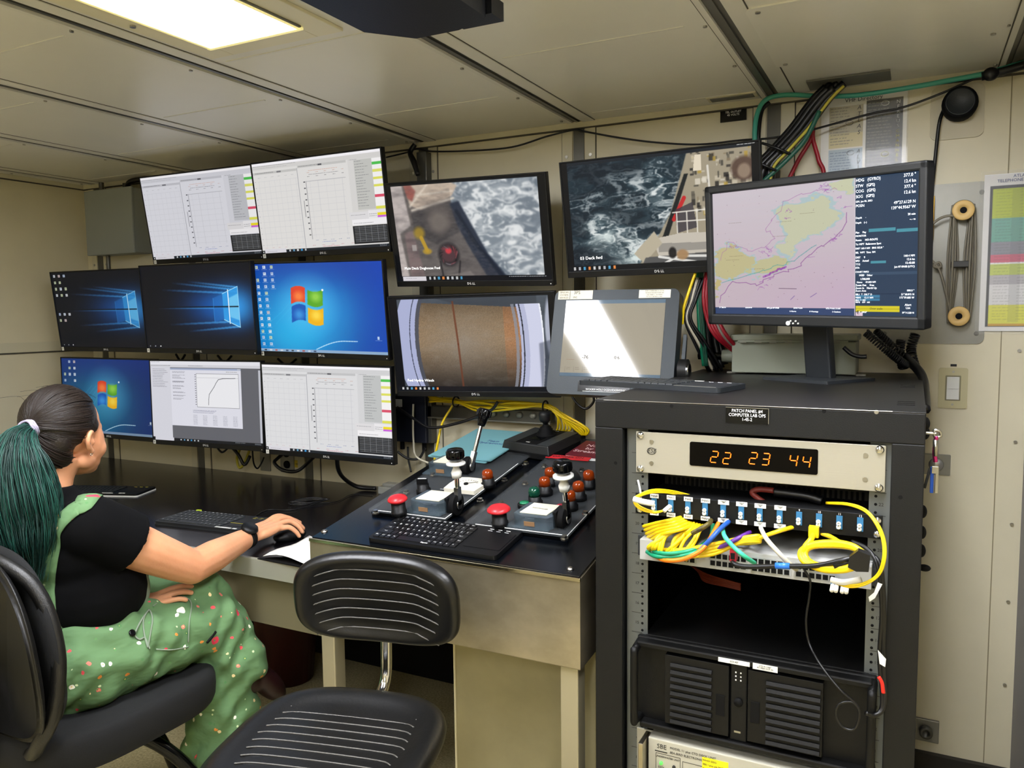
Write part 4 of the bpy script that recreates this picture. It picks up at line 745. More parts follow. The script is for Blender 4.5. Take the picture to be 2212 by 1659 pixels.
for px in(985,1178):
    q=P(px,868 if px<1000 else 878,2.55); m=MB(); m.tube([q+Vector((0,.024*math.cos(a),.02*math.sin(a))) for a in np.linspace(0,5.5,7)],.003,RUB,6,3,True); m.build('cable_tie',t)
# ================= DESK =================
DTOP=mat('black_linoleum_worktop','131113',.2,spec=.5,bump=(500,.03)); ALU=mat('aluminium_edge','a3a294',.4,.35,bump=(40,.04)); APR=mat('desk_apron_paint','6f684f',.5)
t=thing('desk','long black worktop desk with an aluminium front edge along the back wall','desk',(-2.4,2.17,0))
m=MB(); m.bx((-1.325,-.48,.72),(.942,.475,.745),DTOP); m.build('worktop',t,.001)
m=MB(); m.bx((-1.325,-.487,.693),(.942,-.48,.7445),ALU); m.bx((-1.325,-.487,.7435),(.942,-.474,.7465),ALU); m.build('edge_strip',t,.001)
m=MB(); m.bx((-1.325,-.45,.535),(.942,-.42,.695),APR); m.build('apron',t,.002)
for x in(-1.2,-.1): m=MB(); m.bx((x-.02,-.44,0),(x+.02,-.40,.54),ALU); m.build('leg',t,.002)
t=thing('desk_shade_panel','added black panel standing in for shade and dark storage under the desk','panel',(-2.4,2.6,0)); m=MB(); m.bx((-1.3,-.02,.0),(1.0,.025,.62),BLKM); m.build('panel',t,.002)  # black sheet added for the deep shade below the worktop
t=thing('maroon_bin','dark maroon bin standing under the desk behind the knee','bin',(-2.22,2.35,0)); MRN=mat('maroon_plastic','3a0f10',.4); m=MB(); m.lathe([(.10,0),(.13,.30),(.135,.31),(.125,.31),(.095,.01)],MRN); m.build('bin_body',t)
# ================= KEYBOARDS, MOUSE, PAPER =================
KC=mat('keycap_black','0b0c0e',.4); KCG=mat('keycap_grey','24282b',.45); KBG=mat('keyboard_grey','191b1e',.4)
def keyboard(label,M,w,d,kt,bt,wedge=False,touch=True,legend=True,edge=None):
    t=thing('keyboard',label,'keyboard',M=M); m=MB(); h=.012
    m.prism(rr(w,d,.012),0,h,bt)
    if edge: m.prism(rr(w+.003,d+.003,.012),.0,.004,edge)
    m.build('body',t,.003)
    kw=w*.66/14.6 if touch else w*.95/15.5; x0=-w/2+.010; kd=d*.88/5.6; L=['~1234567890-=<',' QWERTYUIOP[]\\',' ASDFGHJKL;\' ','  ZXCVBNM,./  ','         '][::1]
    kid={}
    lay=[('F'*14,[1]*14,.55),(L[0],[1]*13+[1.6],1),(L[1],[1.5]+[1]*12+[1.1],1),(L[2],[1.8]+[1]*11+[1.8],1),(L[3],[2.3]+[1]*10+[1.3,1,1.0][:2]+[],1),(L[4],[1.1,1,1,1,5.2,1,1,1.1,1.1,1.1],1)]
    y=d/2-.010
    for r,(ch,ws,hh) in enumerate(lay):
        x=x0; kh=kd*hh
        for i,wd in enumerate(ws):
            ww=wd*kw; key=(round(ww,5),round(kh,5))
            if key not in kid:
                q=MB(); q.box((0,0,.0015),(ww-.0022,kh-.0022,.003),kt,tp=.93); kid[key]=q.mesh('key')
            o=bpy.data.objects.new('key',kid[key]); COL.objects.link(o); o.parent=t; o.location=(x+ww/2,y-kh/2,h); x+=ww
        y-=kh
    if legend:
        m=MB(); y=d/2-.010
        for r,(ch,ws,hh) in enumerate(lay):
            x=x0; kh=kd*hh
            for i,wd in enumerate(ws):
                ww=wd*kw; c0=ch[i] if i<len(ch) else ' '
                if r==0: c0='F%d'%i if 0<i<13 else 'Esc' if i==0 else 'Del'
                elif i==0: c0=['','~','Tab','Caps','Shift','Fn'][r]
                elif i==len(ws)-1: c0=['','Back','|','Enter','Shift','>'][r]
                elif r==5: c0=['Fn','Ctrl','Win','Alt','','Alt','Ctrl','<','v','>'][i]
                if c0.strip(): m.text(c0,.0085 if len(c0)<3 else .0050,WTXT,T(x+ww*(.35 if len(c0)<3 else .45),y-kh*.45,h+.0032),ext=0)
                x+=ww
            y-=kh
        m.build('key_legends',t)
    if touch:
        m=MB(); tx=w/2-w*.135-.006; m.prism(rr(w*.27,d*.62,.004),h,h+.0012,bt,T(tx,-.0,0)); m.build('touchpad',t)
        m=MB()
        for rr_ in range(3):
            for i in range(3): m.bx((tx-.032+i*.024,d/2-.018-rr_*.011,h),(tx-.020+i*.024,d/2-.0165-rr_*.011,h+.0008),WTXT if edge is None else YW2)
        m.build('media_marks',t)
    return t
def KM(c,yaw,z=None,tilt=0): return T(c)@RZ(yaw)@RX(tilt)
a,b,c_,d_=PC(808,1166,.012),PC(1078,1203,.012),PC(1118,1148,.012),PC(860,1112,.012)
ang=math.degrees(math.atan2(b.y-a.y,b.x-a.x)); cen=(a+b+c_+d_)/4; cen.z=sz(cen.y)+.003
k1=keyboard('black keyboard with white letters and touchpad lying on the lever console',T(cen)@RX(math.degrees(math.atan(SLP)))@RZ(ang-1),.385,.158,KC,BLK)
m=MB(); m.text('Rapoo',.008,WTXT,T(-.02,-.0675,.0154)); m.build('maker_mark',k1)
k2=keyboard('dark grey keyboard with touchpad on the desk beside the mouse hand',T((-2.125,1.935,.745))@RZ(5.5),.40,.165,KCG,KBG,edge=DGR)
m=MB(); m.bx((.06,-.079,.0125),(.125,-.072,.0135),WHT); m.bx((.132,-.080,.0125),(.147,-.072,.0135),WHT); m.prism(rr(.022,.012,.005),.012,.016,mat('lime_button','c6e020',.4),T(-.15,.077,0)); m.bx((.075,-.02,.0135),(.165,-.0185,.0142),YW2); m.build('labels',k2)
m=MB(); m.bx((.10,-.0895,.0),(.1,-.0895,.0),WHT)
k3=keyboard('black keyboard with a white edge on the far left of the desk beyond the person',T((-2.93,2.10,.745))@RZ(20),.36,.14,KC,BLK,legend=False,edge=WHT)
m=MB(); m.bx((.03,-.068,.0125),(.075,-.063,.0135),WHT); m.bx((.10,-.066,.0125),(.125,-.060,.0135),WHT); m.build('labels',k3)
k4=keyboard('dark grey keyboard with touchpad on top of the rack',T((-.585,2.02,1.266))@RZ(-12),.40,.15,KCG,DGR,legend=False)
k4.matrix_world=T((-.572,1.955,1.2635))@RZ(-14)
m=MB(); m.bx((.02,.062,.0125),(.09,.067,.0135),WHT); m.bx((.08,-.07,.012),(.19,-.069,.013),SCREW); m.build('labels',k4)
t=thing('computer_mouse','black computer mouse under the hand of the person','mouse',M=T((-1.752,1.885,.745))@RZ(-18)); m=MB(); m.ell((0,0,.014),(.032,.056,.022),BLK); m.build('shell',t); m=MB(); m.tube([(-.004,.03,.033),(0,.045,.026)],.004,BLKM); m.build('scroll_wheel',t)
t=thing('mouse_cable','thin coiled black cord lying on the desk near the console','cord'); m=MB()
q=PZ(665,1085,.75); m.tube([PZ(545,1120,.748),PZ(575,1102,.748),PZ(625,1102,.748),PZ(660,1095,.748)]+[q+Vector((.05*math.cos(a)*(1+.2*math.sin(3*a)),.06*math.sin(a*1.1),.004+.002*math.sin(a))) for a in np.linspace(0,15,28)]+[PZ(720,1085,.748),PZ(760,1068,.748),PZ(805,1070,.748)],.0016,RUB,5,4); m.build('cord',t)
t=MB(); 
N=7; A_=PZ(568,1204,.754);B_=PZ(668,1161,.754);C2=PZ(700,1180,.754);D_=PZ(668,1222,.754)
vs=[];fs=[]
for i in range(N+1):
    for j in range(N+1):
        u,v=i/N,j/N; p=(A_*(1-u)+D_*u)*(1-v)+(B_*(1-u)+C2*u)*v; vs.append(p+Vector((0,0,.004*math.sin(u*5+v*7)+.004+ (.01*math.sin(u*3.1) if j==0 else 0))))
for i in range(N):
    for j in range(N): k=i*(N+1)+j; fs.append((k,k+N+1,k+N+2,k+1))
t.add(vs,fs,mat('white_paper','eceae4',.7),True); o=tag(t.build('paper_sheet'),'crumpled white paper sheet on the desk edge beside the console','paper'); so=o.modifiers.new('s','SOLIDIFY'); so.thickness=.0008
t=MB(); q=(A_*.55+D_*.45); t.prism([(-.1,-.004),(.1,-.006),(.09,.05),(.0,.05),(-.06,.03)],0,.003,BLKM,T((q.x,q.y-.0,.7465))@RZ(-2)); tag(t.build('black_cloth',bevel=.001),'flat black folder corner under the white paper at the desk edge','folder')
t=thing('clear_box','small clear plastic box on the desk against the console, near the wall','plastic box',(-1.84,2.56,.745)); CLR=mat('frosted_plastic','b8bab4',.2,alpha=.55); m=MB(); m.bx((-.045,-.03,0),(.045,.03,.03),CLR); m.build('body',t,.004); m=MB(); m.bx((-.03,-.02,.03),(.03,.02,.042),CLR); m.build('lid',t,.003)
# ================= LEVER CONSOLE =================
SST=mat('worn_stainless','bdb298',.36,.8,var=(2.6,'7a725c'),bump=(2,.14),stretch=(1,1,1.4)); CTOP=mat('console_top_blue_black','04060a',.24,spec=.35); CRM=mat('stained_cream_panel','9f9672',.5,.25,var=(9,.86)); ACR=mat('clear_acrylic','dfe8ee',.08,alpha=.03,spec=.2); UPL=mat('black_under_plate','040506',.35,spec=.12)
ANG=math.degrees(math.atan(SLP)); X0,X1,Y0,Y1=-1.452,-.662,1.638,2.60
t=thing('winch_console','stainless console with a sloped black top carrying levers, buttons and lamps','console',((X0+X1)/2,Y0,0))
O=Vector(((X0+X1)/2,Y0,0)); hw=(X1-X0)/2; D=Y1-Y0
def zc(y): return sz(Y0+y)
m=MB()
vs=[(-hw,0,.632),(hw,0,.632),(hw,D,.70),(-hw,D,.70),(-hw,0,zc(0)-.003),(hw,0,zc(0)-.003),(hw,D,zc(D)-.003),(-hw,D,zc(D)-.003)]
m.add(vs,[(3,2,1,0),(4,5,6,7),(0,1,5,4),(2,3,7,6)],SST); m.add(vs,[(1,2,6,5),(3,0,4,7)],SST); m.build('housing',t,.003)
m=MB(); vs=[(-hw+.004,.006,zc(.006)-.002),(hw-.004,.006,zc(.006)-.002),(hw-.004,D,zc(D)-.002),(-hw+.004,D,zc(D)-.002)]; m.add(vs+[(v[0],v[1],v[2]+.004) for v in vs],[(3,2,1,0),(4,5,6,7),(0,1,5,4),(1,2,6,5),(2,3,7,6),(3,0,4,7)],CTOP); m.build('sloped_top',t)
CB=mat('bright_steel_edge','d8cfb4',.2,1); m=MB(); m.bx((-hw-.001,-.003,zc(0)-.008),(hw+.001,.004,zc(0)+.001),CB); m.build('front_edge_trim',t,.001)
for x,y in((-hw+.02,.01),(hw-.055,.01)): m=MB(); m.bx((x,y,0),(x+.045,y+.045,.64),mat('leg_steel','b0a88c',.4,.5)); m.build('leg',t,.003)
m=MB(); m.bx((-.02,.13,0),(hw-.012,.15,.66),CRM); m.bx((-.023,.125,0),(-.018,.155,.66),mat('panel_edge','d8cfae',.5)); m.build('lower_panel',t,.002)
m=MB(); m.bx((hw-.012,.15,0),(hw-.002,D,.66),CRM); m.build('side_panel',t,.002)
# frame on the sloped surface: local axes x, along slope, normal
def CS(x,y,h=0): return T((x-O.x,y-O.y,sz(y)+.002+h))@RX(ANG)
for p in((701,1150),(1232,1231)): q=PC(*p); m=MB(); m.lathe([(.009,0),(.009,.002),(.005,.005),(.001,.006)],SCREW,CS(q.x,q.y)); m.build('screw',t)
HEX=mat('hex_screw','c4c2ba',.25,1)
def plate(name,xl,xr,y0,y1,scr):
    cx,cy=(xl+xr)/2,(y0+y1)/2; M=CS(cx,cy,.012); w=xr-xl; L=(y1-y0)/math.cos(math.radians(ANG)); m=MB()
    m.prism(rr(w,L,.006),0,.006,ACR,M); pl=m.build(name,t)
    m=MB(); m.prism(rr(w-.01,L-.01,.006),-.010,-.001,UPL,M); m.build('under_plate',pl)
    m=MB()
    for a_,b_ in (((-w/2+.035,-L/2+.001),(w/2-.001,-L/2+.001)),((w/2-.001,-L/2),(w/2-.001,L/2-.1))): m.cyl(M@Vector((*a_,.006)),M@Vector((*b_,.006)),.0012,WTXT,n=6)
    m.build('lit_edge',pl)
    for px,py in scr:
        q=PC(px,py,.02); m=MB(); m.lathe([(.011,-.004),(.011,.0)],HEX,CS(q.x,q.y,.019),6,False); m.lathe([(.0075,0),(.0075,.007)],HEX,CS(q.x,q.y,.019),6,False); m.build('screw',pl)
    return pl
plate('left_acrylic_plate',-1.385,-1.125,1.81,2.36,[(812,1107),(878,1064),(1037,1082),(1090,1038),(1136,1002),(935,1026)])
plate('right_acrylic_plate',-1.06,-.76,1.80,2.36,[(1083,1088),(1219,1163),(1265,1110),(1134,1045),(1176,1008),(1257,1017)])
REDP=mat('red_mushroom','c3222a',.35); AMB=mat('amber_lens','94360a',.12,trans=.3,emit=('a84a0a',.05)); GRL=mat('green_lens','0d4a36',.15,trans=.3); GRB=mat('green_button','1d7a52',.3); WBT=mat('white_button','e6e0cf',.4)
def stand(px,py,h): return PC(px,py,h+.016)
def estop(px,py,r):
    q=stand(px,py,.045); M=CS(q.x,q.y,.018); m=MB(); m.lathe([(.022,0),(.022,.012),(.020,.013),(.020,.036)],BLK,M); m.lathe([(.018,.036),(r,.043),(r*1.0,.047),(r*.8,.053),(r*.4,.057),(.001,.058)],REDP,M,32); m.build('stop_button',t)
estop(862,1080,.028); estop(1080,1102,.031)
def lamp(px,py,mt,name='indicator_lamp',r=.0155):
    q=stand(px,py,.05); M=CS(q.x,q.y,.018); m=MB(); m.lathe([(.022,0),(.022,.012),(.018,.015),(.018,.028)],BLK,M); m.lathe([(r+.001,.027),(r+.001,.044),(r*.85,.051),(r*.4,.054),(.001,.055)],mt,M); m.build(name,t)
for px,py in((1055,1018),(1178,1034),(1251,1044),(1273,1020),(1232,1064),(1190,1014)): lamp(px,py,AMB)
lamp(1156,1056,GRL)
def flatbtn(px,py,mt): q=stand(px,py,.012); M=CS(q.x,q.y,.018); m=MB(); m.lathe([(.019,0),(.019,.010),(.017,.012)],BLK,M); m.lathe([(.013,.012),(.013,.015),(.001,.0155)],mt,M); m.build('push_button',t)
flatbtn(1133,1089,GRB); flatbtn(1213,1096,mat('red_button','b02a3a',.3))
q=stand(915,1046,.03); M=CS(q.x,q.y,.018); m=MB(); m.lathe([(.022,0),(.022,.012),(.018,.014),(.018,.028)],BLK,M); m.prism([(-.017,-.005),(.017,-.005),(.015,.005),(-.015,.005)],.028,.045,BLK,M@RZ(15)); m.prism([(-.013,-.0025),(.013,-.0025),(.013,.0025),(-.013,.0025)],.045,.0455,WTXT,M@RZ(15)); m.build('selector_knob',t)
# gauge
q=stand(1000,1052,.006); M=CS(q.x+.012,q.y,.018)@RZ(0); m=MB(); m.prism([(-.052,-.045),(.052,-.045),(.056,.0),(.052,.05),(.02,.056),(-.02,.056),(-.052,.05),(-.056,0)],0,.012,CREAM,M); m.build('gauge',t,.002)
m=MB(); m.lathe([(.007,.012),(.007,.016),(.001,.017)],BLKM,M); m.cyl(M@Vector((0,0,.0145)),M@Vector((.03,.022,.0145)),.0008,KTXT,n=6)
for k in range(9):
    a=math.radians(30+k*15); m.cyl(M@Vector((.030*math.cos(a),.030*math.sin(a),.0125)),M@Vector((.037*math.cos(a),.037*math.sin(a),.0125)),.0005,KTXT,n=4)
m.build('gauge_needle',t)
ACB=mat('smoky_acrylic','5a6a74',.08,alpha=.42,spec=.8); LPL=mat('label_plate','e4dfc8',.5)
def lever(px,py,tilt,kx,collar,label_l,label_text):
    q=PC(px,py,.02); M=CS(q.x,q.y,.018)
    m=MB(); m.prism([(-.105,-.035),(-.075,-.05),(-.005,-.05),(.005,-.035),(.005,.04),(-.095,.04)],0,.034,ACB,M); m.prism([(-.12,-.055),(.0,-.055),(.0,.045),(-.12,.045)],0,.004,ACB,M); h=m.build('lever_housing',t)
    m=MB(); m.prism([(-.088,-.034),(-.012,-.034),(.0,.034),(-.078,.034)],.035,.037,LPL,M); m.text(label_text,.007,DK,M@T(-.045,.0,.0375)@RZ(-4)); m.build('label_plate',h,.0005)
    m=MB(); m.bx((-.07,-.0515,.008),(-.04,-.05,.02),mat('copper_tag','8a6a4a',.5)); b=m; o=m.build('serial_tag',h); o.matrix_local=M
    m=MB(); m.box((.006,0,.02),(.012,.05,.045),BLK,None); m.lathe([(.032,-.008),(.032,.008)],BLKM,T(.022,0,.018)@RY(90)); m.lathe([(.014,.009),(.014,.014)],SCREW,T(.022,0,.018)@RY(90)); o=m.build('lever_pivot',t,.002); o.matrix_local=M
    S=M@T(.03,0,.02)@RY(tilt[0])@RX(tilt[1]); L=.125 if collar else .13; m=MB()
    m.box((0,0,.022),(.012,.02,.05),CHR); m.cyl((0,0,.03),(0,0,L),.0065,CHR)
    if collar: m.lathe([(.009,L-.05),(.013,L-.05),(.015,L-.035),(.009,L-.022),(.009,L-.016),(.027,L-.012),(.027,L-.007),(.010,L-.004),(.010,L)],WHT)
    else: pass
    o=m.build('lever_rod',t); o.matrix_local=S
    m=MB()
    pr=[(.012,L-.002),(.020,L+.002),(.0245,L+.007),(.0245,L+.026),(.021,L+.031),(.001,L+.032)] if collar else [(.011,L),(.0135,L+.01),(.0165,L+.028),(.022,L+.032),(.0225,L+.052),(.018,L+.057),(.001,L+.057)]
    m.lathe(pr,BLKG,None,28)
    for k in range(9 if not collar else 12):
        a=2*math.pi*k/(9 if not collar else 12); m.cyl((.0225*math.cos(a),.0225*math.sin(a),L+(.033 if not collar else .008)),(.0225*math.cos(a),.0225*math.sin(a),L+(.05 if not collar else .025)),.0032,BLKG,n=8)
    o=m.build('lever_knob',t); o.matrix_local=S
lever(972,1100,(0,-4),0,True,0,''); lever(1001,1018,(9,-25),0,False,0,''); lever(1203,1131,(0,2),0,True,0,'CONTROLLED')
m=MB(); M=CS(-.925,2.16,.018); m.ell(M@Vector((0,0,.0)),(.05,.06,.038),DGR); m.build('domed_cover',t)
RLB=mat('red_label','c0242c',.5); m=MB(); M=CS(-.985,2.342,.020); m.prism([(-.075,-.015),(.075,-.018),(.075,.012),(-.075,.015)],0,.002,RLB,M); m.text('DANGER ON',.018,KTXT,M@T(0,0,.0025)); m.build('red_label',t)
m=MB(); M=CS(-1.15,2.30,.0012); m.text('WINCH',.015,WTXT,M); m.text('HEAVE',.006,WTXT,CS(-1.15,2.12,.019)); m.text('EMERGENCY STOP',.006,WTXT,CS(-1.225,1.885,.019)); m.text('LAMP TEST',.0055,WTXT,CS(-1.245,2.0,.019)); m.text('OVERRIDE',.006,WTXT,CS(-.90,1.87,.019)); m.build('engraved_text',t)
# folders
FB=mat('blue_green_card','6fa3aa',.6,bump=(20,.05))
def folder(label,dx,dy,dh,yaw,txt):
    cx,cy=-1.325+dx,2.405+dy; f=thing('folder',label,'folder',M=T((cx,cy,sz(cy)+dh))@RX(ANG)@RZ(yaw)); m=MB(); m.prism(rr(.235,.31,.006),0,.0035,FB); m.build('cover',f)
    if txt: m=MB(); m.text('Team\nOperations',.022,BTXT,T(.02,.02,.0037),font_shear=.3); m.build('handwriting',f)
folder('blue folder under its twin on the console behind the levers',-.01,-.012,.022,-4.5,0); folder('blue folder with handwriting, topmost of two on the console',0,-.012,.028,-2,1)
# joystick box
jc=(-1.125,2.445); j=thing('joystick_box','dark grey joystick controller box on the back of the console','joystick',M=T((jc[0],jc[1],sz(jc[1])+.003))@RX(ANG-2)@RZ(-11)@Matrix.Scale(.9,4)); m=MB(); JB=mat('joystick_grey','131517',.5,bump=(300,.1)); JT=mat('joystick_band_grey','2e3133',.5)
m.box((0,0,.012),(.215,.215,.022),BLKM); m.box((0,0,.038),(.22,.22,.034),JB,tp=.93); m.build('base',j,.004)
m=MB()
for x in(-.076,.076): m.bx((x-.026,-.1,.0552),(x+.026,.1,.0562),JT)
m.build('grey_band',j); m=MB(); m.bx((-.048,-.095,.0552),(.048,.095,.0565),BLKM); m.bx((-.02,-.05,.0565),(.03,-.01,.058),BLKG); m.text('AXIS CAM',.008,WTXT,T(.005,.084,.0567)); m.text('AXIS',.008,WTXT,T(0,-.085,.0567)); m.build('face_plate',j)
m=MB(); m.lathe([(.04,.056),(.038,.062),(.030,.064),(.032,.07),(.026,.073),(.027,.079),(.021,.082),(.022,.087),(.012,.092),(.011,.098)],BLKM,T(.005,.025,0)); m.build('rubber_boot',j)
m=MB(); m.lathe([(.009,.096),(.011,.104),(.021,.112),(.024,.12),(.0245,.138),(.021,.146),(.001,.147)],JB,T(.005,.025,0),12); m.build('stick_grip',j)
# maroon booklet
b_=thing('maroon_booklet','dark red booklet with pale lettering, half hidden behind the rack','booklet',M=T((-.955,2.455,sz(2.455)+.004))@RX(ANG)@RZ(-6)); m=MB(); MR=mat('maroon_cover','5e1724',.5); m.box((.06,0,.006),(.22,.15,.010),WHT); m.box((.06,0,.0125),(.222,.152,.003),MR); m.build('cover',b_); m=MB(); m.text('Not\nby\nStream',.030,mat('pale_pink_ink','e0c0c0',.6),T(.0,.0,.0143)); m.build('title',b_)
# ================= RACK =================
RKB=mat('rack_black_powder','0a0b0c',.5,bump=(500,.12),spec=.35); RKT=mat('rack_top_black','0b0a0a',.42,bump=(400,.08)); RAIL=mat('zinc_rail','6a6e6d',.45,.5); FACE=mat('brushed_aluminium_face','aaa697',.38,.4,bump=(30,.05),stretch=(.5,1,20)); 
YF=1.63; RX0,RX1=-.617,.024; ZT=1.263
t=thing('equipment_rack','tall black equipment rack at the right with open front','rack',((RX0+RX1)/2,YF,0)); ox=(RX0+RX1)/2; hw=(RX1-RX0)/2; DD=1.0
m=MB(); m.bx((-hw,-.012,0),(-hw+.063,.05,ZT-.06),RKB); m.bx((hw-.055,-.012,0),(hw,.05,ZT-.06),RKB); m.bx((-hw,-.012,ZT-.06),(hw,.05,ZT-.002),RKB); m.bx((-hw,.04,.0),(-hw+.004,DD-.02,ZT-.004),RKB); m.bx((hw-.004,.04,0),(hw,DD-.02,ZT-.004),RKB); m.bx((-hw,DD-.03,0),(hw,DD-.02,ZT-.004),RKB); m.bx((-hw,-.01,0),(hw,.6,.06),RKB); m.build('frame',t,.002)
m=MB(); m.bx((-hw,-.012,ZT-.003),(hw,DD-.02,ZT),RKT); m.bx((-hw+.02,-.014,ZT-.001),(hw-.055,-.011,ZT+.0005),SCREW)
m.build('top_plate',t,.001); m=MB()
for k in range(4): 
    for y in(.10,.13,.16,.5,.53,.56): m.bx((hw-.05,y,ZT),(hw-.018,y+.006,ZT+.0004),BLKG) if k==0 else None
m.build('vent_slots',t)
m=MB(); p=P(1614,897,YF-.012); m.bx((p.x-ox-.042,-.0145,p.z-.0155),(p.x-ox+.042,-.012,p.z+.0155),BLKG); 
for k,a in enumerate(('PATCH PANEL #4','COMPUTER LAB OPS','1-45-2')): m.text(a,.0090,WTXT,T(p.x-ox,-.0148,p.z+.0085-k*.0085)@XZ,sx=.86)
for a in ((-.042,.0145,.042,.0155),(.041,-.0155,.042,.0155)): m.bx((p.x-ox+a[0],-.0148,p.z+a[1]),(p.x-ox+a[2],-.0144,p.z+a[3]),SCREW)
m.build('name_plate',t)
m=MB()
for px,py in((1780,888),(1893,890),(1945,1074),(1451,877),(1330,1000)): q=P(px,py,YF-.012); m.cyl((q.x-ox,-.0125,q.z),(q.x-ox,-.008,q.z),.004,BLKM if px!=1893 else SCREW,n=12)
m.build('bolt_holes',t)
ZR0=.06
for s,(xa,xb) in enumerate(((-.549,-.503),(-.068,-.026))):
    m=MB(); m.bx((xa-ox,.008,ZR0),(xb-ox,.011,ZT-.06),RAIL); m.bx(((xa if s==0 else xb)-ox-.001,.008,ZR0),((xa if s==0 else xb)-ox+.001,.05,ZT-.06),RAIL); r=m.build('mounting_rail',t)
    m=MB(); xh=xb-.012 if s==0 else xa+.012; z=1.186; u=27
    while z>.3:
        for q in(0,.0159,.0317): m.cyl((xh-ox,.0072,z-q),(xh-ox,.0082,z-q),.0028,BLKM,n=8)
        m.bx((xa-ox+.01,.0075,z-.0381),(xb-ox-.012,.008,z-.0373),KTXT)
        z-=.04445
    m.build('holes',r); m=MB(); z=1.186-.0159; u=26
    while z>.3: m.text(str(u-2),.009,KTXT,T(xh-ox-(.012 if s==0 else -.0095),.0078,z)@XZ); z-=.04445; u-=1
    m.build('unit_numbers',r)
m=MB()
for px,py in((1997,915),(1997,935),(1994,1105),(1993,1150),(1995,1190)): q=P(px,py,YF+.1); m.ell((hw+.001,q.y-YF,q.z),(.008,.012,.013),BLKM)
m.ell((hw+.008,.14,.93),(.012,.009,.007),BLKM); m.build('side_knobs',t)
cable('cable_loop','black corrugated cable running down the right back edge of the rack top',[P(1955,770,2.5),P(1975,790,2.45),P(1993,815,2.4),P(1998,850,2.3),P(1999,885,2.2)],.012)
def rackunit(name,label,cat,z0,z1,depth,y=YF-.004): return thing(name,label,cat,(-.283,y,(z0+z1)/2))
HW_=.2425
# clock
t=rackunit('rack_clock','silver rack clock panel with orange digits 22 23 44','clock',1.109,1.197,.1); h=.044
m=MB(); m.bx((-HW_,-.003,-h),(HW_,.004,h),FACE); m.bx((-.215,.004,-h+.002),(.215,.15,h-.002),BLKM); m.build('face_plate',t,.001)
xa,xb=-.409+.283,-.159+.283; m=MB(); m.prism(rr(xb-xa,.050,.004),0,.0015,mat('display_glass','030202',.1,spec=.12),T((xa+xb)/2,-.003,.0045)@XZ); dsp=m.build('display_window',t)
LED=mat('orange_led','ff6a10',.4,emit=('ff7a18',1.4)); m=MB(); dx0=(xa+xb)/2
SEG={'2':'abged','3':'abgcd','4':'fgbc'}
def seg(ch,x,z):
    w,hh=.0135,.0115; sh=.0022
    sg={'a':((-w/2,hh),(w/2,hh)),'g':((-w/2,0),(w/2,0)),'d':((-w/2,-hh),(w/2,-hh)),'f':((-w/2,hh),(-w/2,0)),'b':((w/2,hh),(w/2,0)),'e':((-w/2,0),(-w/2,-hh)),'c':((w/2,0),(w/2,-hh))}
    for k in SEG[ch]:
        (x1,z1),(x2,z2)=sg[k]; f=.12; a=(x1+(x2-x1)*f,z1+(z2-z1)*f); b=(x2-(x2-x1)*f,z2-(z2-z1)*f)
        m.cyl((x+a[0]+a[1]*.15,-.0052,z+a[1]),(x+b[0]+b[1]*.15,-.0052,z+b[1]),.0011,LED,n=6)
for ch,px,py in (('2',1543,987),('2',1570,990),('2',1627,990),('3',1654,992),('4',1714,995),('4',1742,998)): q=P(px,py,YF-.009); seg(ch,q.x+.283,q.z-1.153)
m.build('digit_segments',dsp)
m=MB()
for x in(-.208,.208):
    for z in(-.022,.024): m.cyl((x,-.0045,z),(x,-.003,z),.0045,SCREW,n=12)
for x in(-.232,.232):
    for z in(-.036,.036): m.lathe([(.008,0),(.008,.002),(.0055,.005),(.001,.006)],CHR,T(x,-.003,z)@XZ,14)
m.build('screw',t)
m=MB(); m.text('ESE',.013,KTXT,T(-.208,-.0034,.004)@XZ,font_shear=.25); m.tube([(-.208+.0095*math.cos(a),-.0034,.004+.007*math.sin(a)) for a in np.linspace(0,5.6,8)],.0007,KTXT,4,2,True); m.build('maker_mark',t)
# fan tray
t=thing('fan_tray','dark louvred tray recessed in the rack between the clock and patch panel','rack tray',(-.283,YF+.1,1.075)); m=MB(); m.bx((-.21,0,-.03),(.21,.4,.012),mat('dark_tray','26241f',.6)); m.build('tray',t,.001); m=MB()
for k in range(40): m.bx((-.2+k*.0102,-.004,-.01),(-.195+k*.0102,0,.008),BLKM)
m.build('louvres',t)
cable('red_wire_bundle','reddish wires entering a black sleeve above the patch panel',[P(1650,1085,1.66),P(1632,1072,1.66),P(1625,1063,1.66),P(1640,1057,1.66),P(1672,1060,1.66)],.006,mat('dull_red_wire','7a2a22',.5))
cable('spiral_sleeve','black spiral cable sleeve lying above the patch panel',[P(1672,1062,1.66),P(1705,1066,1.66),P(1745,1072,1.66),P(1775,1082,1.66)],.010,RUB)
# patch panel
t=rackunit('fibre_patch_unit','black fibre patch panel with twelve blue ports and white labels','patch panel',1.021,1.066,.1); yv=-.012
m=MB(); m.bx((-HW_+.002,yv,-.0225),(HW_-.002,yv+.004,.0225),BLK); m.bx((-.215,yv+.004,-.022),(.215,.2,.022),BLKM); m.build('panel_body',t,.001)
FBL=mat('fibre_blue','2f6f9c',.4); xs=[(1413,1085),(1449,1090),(1486,1098),(1523,1102),(1562,1108),(1601,1112),(1641,1114),(1684,1117),(1726,1121),(1769,1126),(1813,1131),(1858,1133)]
tops=['P4AA','P4AC','P4AE','P4AG','STARBOARD FIBER 1','FORWARD FIBER 3','FORWARD FIBER 5','FORWARD FIBER 7']; bots=['P4AB','P4AD','P4AF','P4AH','FORWARD FIBER 2','FORWARD FIBER 4','FORWARD FIBER 6','FORWARD FIBER 8']
lx=[]
